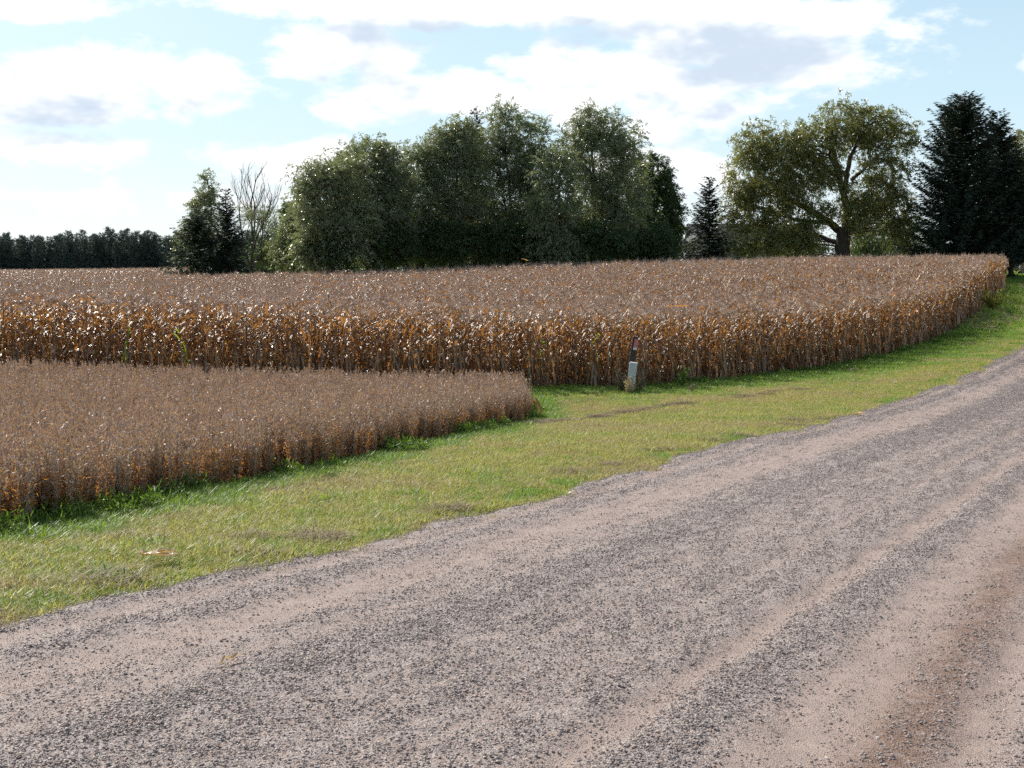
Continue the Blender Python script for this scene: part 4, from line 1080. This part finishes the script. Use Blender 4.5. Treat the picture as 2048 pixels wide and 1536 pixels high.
# ---------------------------------------------------------------- farmhouse behind the trees
M['shingle'] = plain_mat('roof shingles', (0.10, 0.10, 0.105), (0.06, 0.06, 0.065), 12, 0.85, 0.3)
M['siding'] = plain_mat('grey siding', (0.46, 0.46, 0.50), (0.40, 0.40, 0.44), 3, 0.7)
M['trim'] = plain_mat('white trim', (0.78, 0.77, 0.74), (0.70, 0.69, 0.66), 4, 0.6)
M['glass'] = plain_mat('window glass', (0.03, 0.035, 0.04), (0.02, 0.022, 0.025), 2, 0.08, spec=0.6)
def house():
    dep = 142; mpp = dep / FPX
    a = at(1352, 540, dep); b = at(1600, 540, dep); X0, X1 = a[0], b[0]; cx = (X0 + X1) / 2
    bz = gz(cx, dep); zr = at(1440, 450, dep)[2] - bz; ze = at(1440, 494, dep)[2] - bz
    root = empty('farmhouse', (cx, dep, bz)); w = (X1 - X0) / 2; D_ = 4.5
    g = Geo(); g.box((-w + 1.7, -D_, -0.3), (w - 0.3, D_, ze - 0.15)); wl = link('wall', g.mesh('wall', [M['siding']]), root)
    for xx in (-1.2, 2.4):
        g = Geo(); g.box((xx, -D_ - 0.05, 1.0), (xx + 1.1, -D_ - 0.003, 2.2)); wd = link('window', g.mesh('window', [M['glass']]), root)
        g = Geo()
        for bx_ in ((xx - .09, xx), (xx + 1.1, xx + 1.19)): g.box((bx_[0], -D_ - 0.07, 0.91), (bx_[1], -D_ - 0.004, 2.29))
        g.box((xx, -D_ - 0.07, 0.91), (xx + 1.1, -D_ - 0.004, 1.0)); g.box((xx, -D_ - 0.07, 2.2), (xx + 1.1, -D_ - 0.004, 2.29)); link('frame', g.mesh('frame', [M['trim']]), wd)
    def slab(g, pts, th):   # thick roof plane from four corners
        P = np.array(pts, float); nrm = unit(np.cross(P[1] - P[0], P[3] - P[0])) * th
        g.add(np.concatenate([P, P + nrm]), [[0, 3, 2, 1], [4, 5, 6, 7], [0, 1, 5, 4], [1, 2, 6, 5], [2, 3, 7, 6], [3, 0, 4, 7]])
    g = Geo(); o = 0.5
    slab(g, [(-w + 1.3, -D_ - o, ze - 0.25), (w + .2, -D_ - o, ze - 0.25), (w + .2, 0, zr), (-w + 1.3, 0, zr)], 0.15)
    slab(g, [(-w + 1.3, 0, zr), (w + .2, 0, zr), (w + .2, D_ + o, ze - 0.25), (-w + 1.3, D_ + o, ze - 0.25)], 0.15)
    rf = link('roof', g.mesh('roof', [M['shingle']]), root)
    g = Geo(); g.box((1.2, -0.35, zr - 0.4), (1.8, 0.35, zr + 0.1)); link('chimney', g.mesh('chimney', [plain_mat('chimney brick', (0.25, 0.13, 0.09), (0.18, 0.09, 0.07), 10)]), rf)
    for s in (-w + 1.72, w - 0.32):
        g = Geo(); V = [(s, -D_, ze - .2), (s, D_, ze - .2), (s, 0, zr - 0.08), (s + .12, -D_, ze - .2), (s + .12, D_, ze - .2), (s + .12, 0, zr - 0.08)]
        g.add(V, [[0, 1, 4, 3], [1, 2, 5, 4], [2, 0, 3, 5]], [[0, 2, 1], [3, 4, 5]]); link('gable', g.mesh('gable', [M['siding']]), root)
    # garage wing with its gable towards the field
    gzr = at(1412, 462, dep - 7)[2] - bz; gze = at(1352, 491, dep - 7)[2] - bz
    xl = at(1356, 540, dep - 7)[0] - cx; xr = at(1470, 540, dep - 7)[0] - cx; xm = (xl + xr) / 2; yf = -9.0
    g = Geo(); g.box((xl + .5, yf, -0.3), (xr - .5, -D_ - .01, gze - .1)); link('wall', g.mesh('wing_wall', [M['siding']]), root)
    g = Geo(); V = [(xl + .5, yf, gze - .1), (xr - .5, yf, gze - .1), (xm, yf, gzr - .1), (xl + .5, yf + .12, gze - .1), (xr - .5, yf + .12, gze - .1), (xm, yf + .12, gzr - .1)]
    g.add(V, [[0, 3, 4, 1], [1, 4, 5, 2], [2, 5, 3, 0]], [[0, 1, 2], [3, 5, 4]]); link('gable', g.mesh('wing_gable', [M['siding']]), root)
    g = Geo()
    slab(g, [(xl, -1, gze - .12), (xl, yf - .4, gze - .12), (xm, yf - .4, gzr), (xm, -1, gzr)], 0.14); slab(g, [(xm, -1, gzr), (xm, yf - .4, gzr), (xr, yf - .4, gze - .12), (xr, -1, gze - .12)], 0.14)
    link('roof', g.mesh('wing_roof', [M['shingle']]), root)
    for (xa, za, xb, zb) in ((xl, gze - .12, xm, gzr), (xm, gzr, xr, gze - .12)):
        g = Geo(); V = [(xa, yf - .46, za - .16), (xb, yf - .46, zb - .16), (xb, yf - .46, zb + .16), (xa, yf - .46, za + .16), (xa, yf - .403, za - .16), (xb, yf - .403, zb - .16), (xb, yf - .403, zb + .16), (xa, yf - .403, za + .16)]
        g.add(V, [[0, 1, 2, 3], [7, 6, 5, 4], [0, 4, 5, 1], [1, 5, 6, 2], [2, 6, 7, 3], [3, 7, 4, 0]]); link('rake_board', g.mesh('rake_board', [M['trim']]), root)
    tag(root, 'grey farmhouse with a front gable half hidden behind trees', 'house')
house()

# ---------------------------------------------------------------- cable pedestal and marker post
M['post_wood'] = plain_mat('dark plastic post', (0.055, 0.045, 0.05), (0.035, 0.03, 0.032), 14, 0.6, 0.2, stretch=(1, 1, 0.2))
M['post_pink'] = plain_mat('faded red band', (0.62, 0.20, 0.22), (0.55, 0.17, 0.19), 10, 0.6)
M['post_white'] = plain_mat('white band', (0.78, 0.74, 0.70), (0.70, 0.66, 0.62), 10, 0.6)
M['pedestal'] = plain_mat('weathered pale green box', (0.60, 0.62, 0.61), (0.48, 0.51, 0.51), 5, 0.55, 0.1, spec=0.4)
M['pedestal_dark'] = plain_mat('pedestal seam', (0.14, 0.17, 0.17), (0.11, 0.13, 0.13), 5, 0.6)
pd = 38.2
pb = at(1254, 790, pd); X_, Y_ = pb[0], pb[1]; bz = gz(X_, Y_)
H_ = (at(1262, 672, pd)[2] - bz)
post = empty('marker_post', (X_, Y_, bz)); post.rotation_euler = (0.02, R(8.5), 0)
def rprism(w, d, z0, z1, m=0, bev=0.2, taper=1.0):
    c = bev * min(w, d); g = Geo()
    ring = np.array([(-w + c, -d), (w - c, -d), (w, -d + c), (w, d - c), (w - c, d), (-w + c, d), (-w, d - c), (-w, -d + c)])
    V = np.concatenate([np.c_[ring, np.full(8, z0)], np.c_[ring * taper, np.full(8, z1)]])
    g.add(V, [[i, (i + 1) % 8, 8 + (i + 1) % 8, 8 + i] for i in range(8)], [[8, 8 + i, 9 + i] for i in range(1, 7)] + [[0, i + 1, i] for i in range(1, 7)])
    return g
link('post', rprism(0.085, 0.05, -0.3, H_ - 0.03).mesh('post', [M['post_wood']]), post)
link('cap', rprism(0.09, 0.055, H_ - 0.03, H_, taper=0.85).mesh('cap', [M['post_wood']]), post)
g = Geo(); g.box((-0.03, -0.062, H_ - 0.40), (0.082, -0.052, H_ - 0.33)); link('white_band', g.mesh('white_band', [M['post_white']]), post)
g = Geo(); g.box((-0.03, -0.062, H_ - 0.33), (0.082, -0.052, H_ - 0.06)); link('red_band', g.mesh('red_band', [M['post_pink']]), post)
tag(post, 'leaning dark marker post with a faded red band near its top', 'marker post')
pb = at(1259, 792, pd - 0.45); X_, Y_ = pb[0], pb[1]; bz = gz(X_, Y_)
H_ = at(1266, 724, pd - 0.45)[2] - bz
ped = empty('cable_pedestal', (X_, Y_, bz)); ped.rotation_euler = (0.03, R(7.5), R(-14))
link('body', rprism(0.112, 0.09, -0.2, H_ - 0.045).mesh('body', [M['pedestal']]), ped)
link('lid', rprism(0.122, 0.10, H_ - 0.045, H_, taper=0.86).mesh('lid', [M['pedestal']]), ped)
g = Geo(); g.box((-0.088, -0.098, 0.12), (0.088, -0.0905, H_ - 0.10)); cv = link('cover', g.mesh('cover', [M['pedestal']]), ped)
g = Geo(); g.box((-0.012, -0.106, 0.42), (0.012, -0.0985, 0.47)); link('latch', g.mesh('latch', [M['pedestal_dark']]), cv)
g = Geo(); g.box((-0.089, -0.1005, 0.28), (0.089, -0.0902, 0.29)); link('seam', g.mesh('seam', [M['pedestal_dark']]), ped)
tag(ped, 'leaning grey green cable pedestal box in front of the corn', 'utility pedestal')
# dry weeds round its foot
def weed_clump(name, label, x_px, y_px, d, mat, seed, h, rad, nl, ll, nst=14):
    r = np.random.default_rng(seed); p = at(x_px, y_px, d); X, Y = p[0], p[1]
    root = empty(name, (X, Y, gz(X, Y))); st = Geo(); lf = Geo()
    for q in range(nst):
        a = r.random() * 6.28; sp = rad * (0.3 + 0.9 * r.random()); hh = h * (0.5 + 0.6 * r.random()); t = np.linspace(0, 1, 4)
        P = np.stack([np.cos(a) * sp * t, np.sin(a) * sp * t, hh * t - 0.02], -1); P[1:] += r.normal(0, .015, (3, 3))
        st.tube(P, [0.006, 0.005, 0.004, 0.002], 3, 0, r.random(), cap=False)
        k = nl // nst; u = 0.2 + 0.8 * r.random(k); C = np.stack([np.interp(u, t, P[:, i]) for i in range(3)], -1)
        dv = unit(r.normal(0, 1, (k, 3)) + np.array([0, 0, .4])) * ll * (0.5 + r.random((k, 1)))
        lf.leaves(C, dv, unit(np.cross(dv, r.normal(0, 1, dv.shape))) * ll * 0.16, 0, r.random(k))
    link('stem', st.mesh('stem', [mat]), root); link('foliage', lf.mesh('foliage', [mat]), root)
    tag(root, label, 'weed')
weed_clump('dry_weed', 'dry brown weed left of the pedestal foot', 1243, 778, 37.9, M['weed_dry'], 1, 0.85, 0.28, 420, 0.09, 24)
weed_clump('dry_weed', 'dry grassy weed in front of the pedestal foot', 1258, 792, 37.2, M['grass_dry'], 2, 0.55, 0.22, 300, 0.08, 24)
weed_clump('dry_weed', 'small brown weed right of the pedestal foot', 1278, 785, 37.7, M['weed_dry'], 3, 0.5, 0.26, 240, 0.08, 18)
weed_clump('dry_weed', 'low rusty weed in the grass right of the pedestal', 1382, 778, 37.2, M['weed_dry'], 4, 0.30, 0.2, 120, 0.06)
weed_clump('green_weed', 'tall green weed at the corn base right of the pedestal', 1362, 768, 39.6, M['weed'], 5, 0.7, 0.3, 260, 0.10)
weed_clump('yellow_bush', 'rounded yellow green bush in the notch of the corn edge', 1985, 614, 69.0, M['bush'], 6, 1.15, 0.75, 1500, 0.14, 30)
weed_clump('green_weed', 'leafy green weed at the soybean edge', 800, 893, 22.9, M['weed'], 8, 0.38, 0.28, 260, 0.09)

# ---------------------------------------------------------------- wind blown husks and leaves
def husk(name, label, x_px, y_px, d, L, wd, mat, seed, rz=0.0, lift=0.0, on=None, up=0.0, pieces=2, cat='corn husk'):
    r = np.random.default_rng(seed); p = at(x_px, y_px, d); X, Y = p[0], p[1]
    z = gz(X, Y) if on is None else p[2]
    s__, v__ = sv(X, Y)
    if on is None and v__ > ROAD_EDGE: z = float(road_top(np.array([s__]), np.array([v__]))[0])
    g = Geo()
    for q in range(pieces):
        K = 8; t = np.linspace(-0.5, 0.5, K); a = (q - (pieces - 1) / 2) * 0.35 + r.normal(0, .1)
        P = np.stack([np.cos(a) * t * L, np.sin(a) * t * L + (q - (pieces - 1) / 2) * 0.05, 0.012 + 0.05 * L * np.sin((t + .5) * 5 + q) ** 2 + up * (t + .5) * L], -1)
        P += r.normal(0, .006, P.shape)
        w = wd * np.sqrt(np.clip(1 - (2 * t) ** 2, 0.02, 1))
        prev = None
        for sgn in (-1, 1):   # folded along the midrib so that it has depth
            E = P + np.stack([-np.sin(a) * w * sgn, np.cos(a) * w * sgn, w * (0.55 + 0.2 * np.sin(t * 9))], -1)
            g.add(np.concatenate([P, E]), [[i, i + 1, K + i + 1, K + i] for i in range(K - 1)], None, 0, r.random())
    o = link(name, g.mesh(name, [M[mat]]), None, (X, Y, z + lift)); o.rotation_euler = (0, 0, rz)
    tag(o, label, cat)
husk('corn_husk', 'large curled tan husk on the grass beside the road', 318, 1146, 10.35, 0.34, 0.034, 'husk', 1, 0.25, 0.105, pieces=3)
husk('corn_husk', 'small white husk piece lying at the end of the tan husk', 347, 1143, 10.3, 0.10, 0.024, 'husk_pale', 2, 1.3, 0.11, pieces=1)
husk('corn_husk', 'narrow tan leaf lying on the gravel at lower left', 462, 1357, 7.2, 0.18, 0.017, 'husk', 3, 0.75, 0.015, pieces=1, cat='corn leaf')
husk('corn_husk', 'pale husk caught on top of the soybeans at left', 142, 921, 17.6, 0.24, 0.04, 'husk_pale', 4, 0.1, 0.0, on=1, pieces=1)
husk('corn_leaf', 'tan leaf on the road edge right of the pedestal', 1714, 808, 27.6, 0.42, 0.03, 'husk', 5, -0.3, 0.03, pieces=2)
husk('corn_leaf', 'orange corn leaf standing at the soybean field corner', 1077, 824, 31.2, 0.42, 0.05, 'husk_orange', 6, 1.9, 0.06, pieces=1, up=1.0)
husk('corn_leaf', 'orange leaf blown across the corn tops above the post', 1355, 616, 41.5, 0.90, 0.05, 'husk_orange', 7, 0.05, 0.0, on=1, pieces=1, up=0.06)
husk('corn_husk', 'white husk resting on the distant corn tops at far left', 146, 562, 68, 0.5, 0.07, 'husk_pale', 8, 0.2, 0.0, on=1, pieces=1)
husk('corn_husk', 'white husk low in the grass by the soybean edge', 417, 928, 17.5, 0.18, 0.035, 'husk_pale', 9, 1.2, 0.16, pieces=1)
husk('corn_husk', 'white husk at the far left foot of the soybeans', 62, 1018, 13.8, 0.10, 0.022, 'husk_pale', 10, 0.8, 0.1, pieces=1)
husk('corn_husk', 'pale leaf at the grass edge halfway along the road', 1142, 986, 15.0, 0.12, 0.016, 'husk_pale', 11, 0.2, 0.03, pieces=1, cat='corn leaf')
husk('corn_husk', 'pale husk bit beside the dark weeds right of the pedestal', 1706, 750, 45, 0.3, 0.05, 'husk_pale', 12, 0.3, 0.1, pieces=1)
husk('corn_husk', 'pale husk bit on the grass far along the verge', 1790, 752, 38, 0.2, 0.05, 'husk_pale', 13, 0.9, 0.08, pieces=1)
husk('corn_leaf', 'yellow leaf in the wind in front of the grove', 1050, 518, 80, 0.5, 0.07, 'husk', 14, 0.3, 0.0, on=1, pieces=1, up=-0.3)
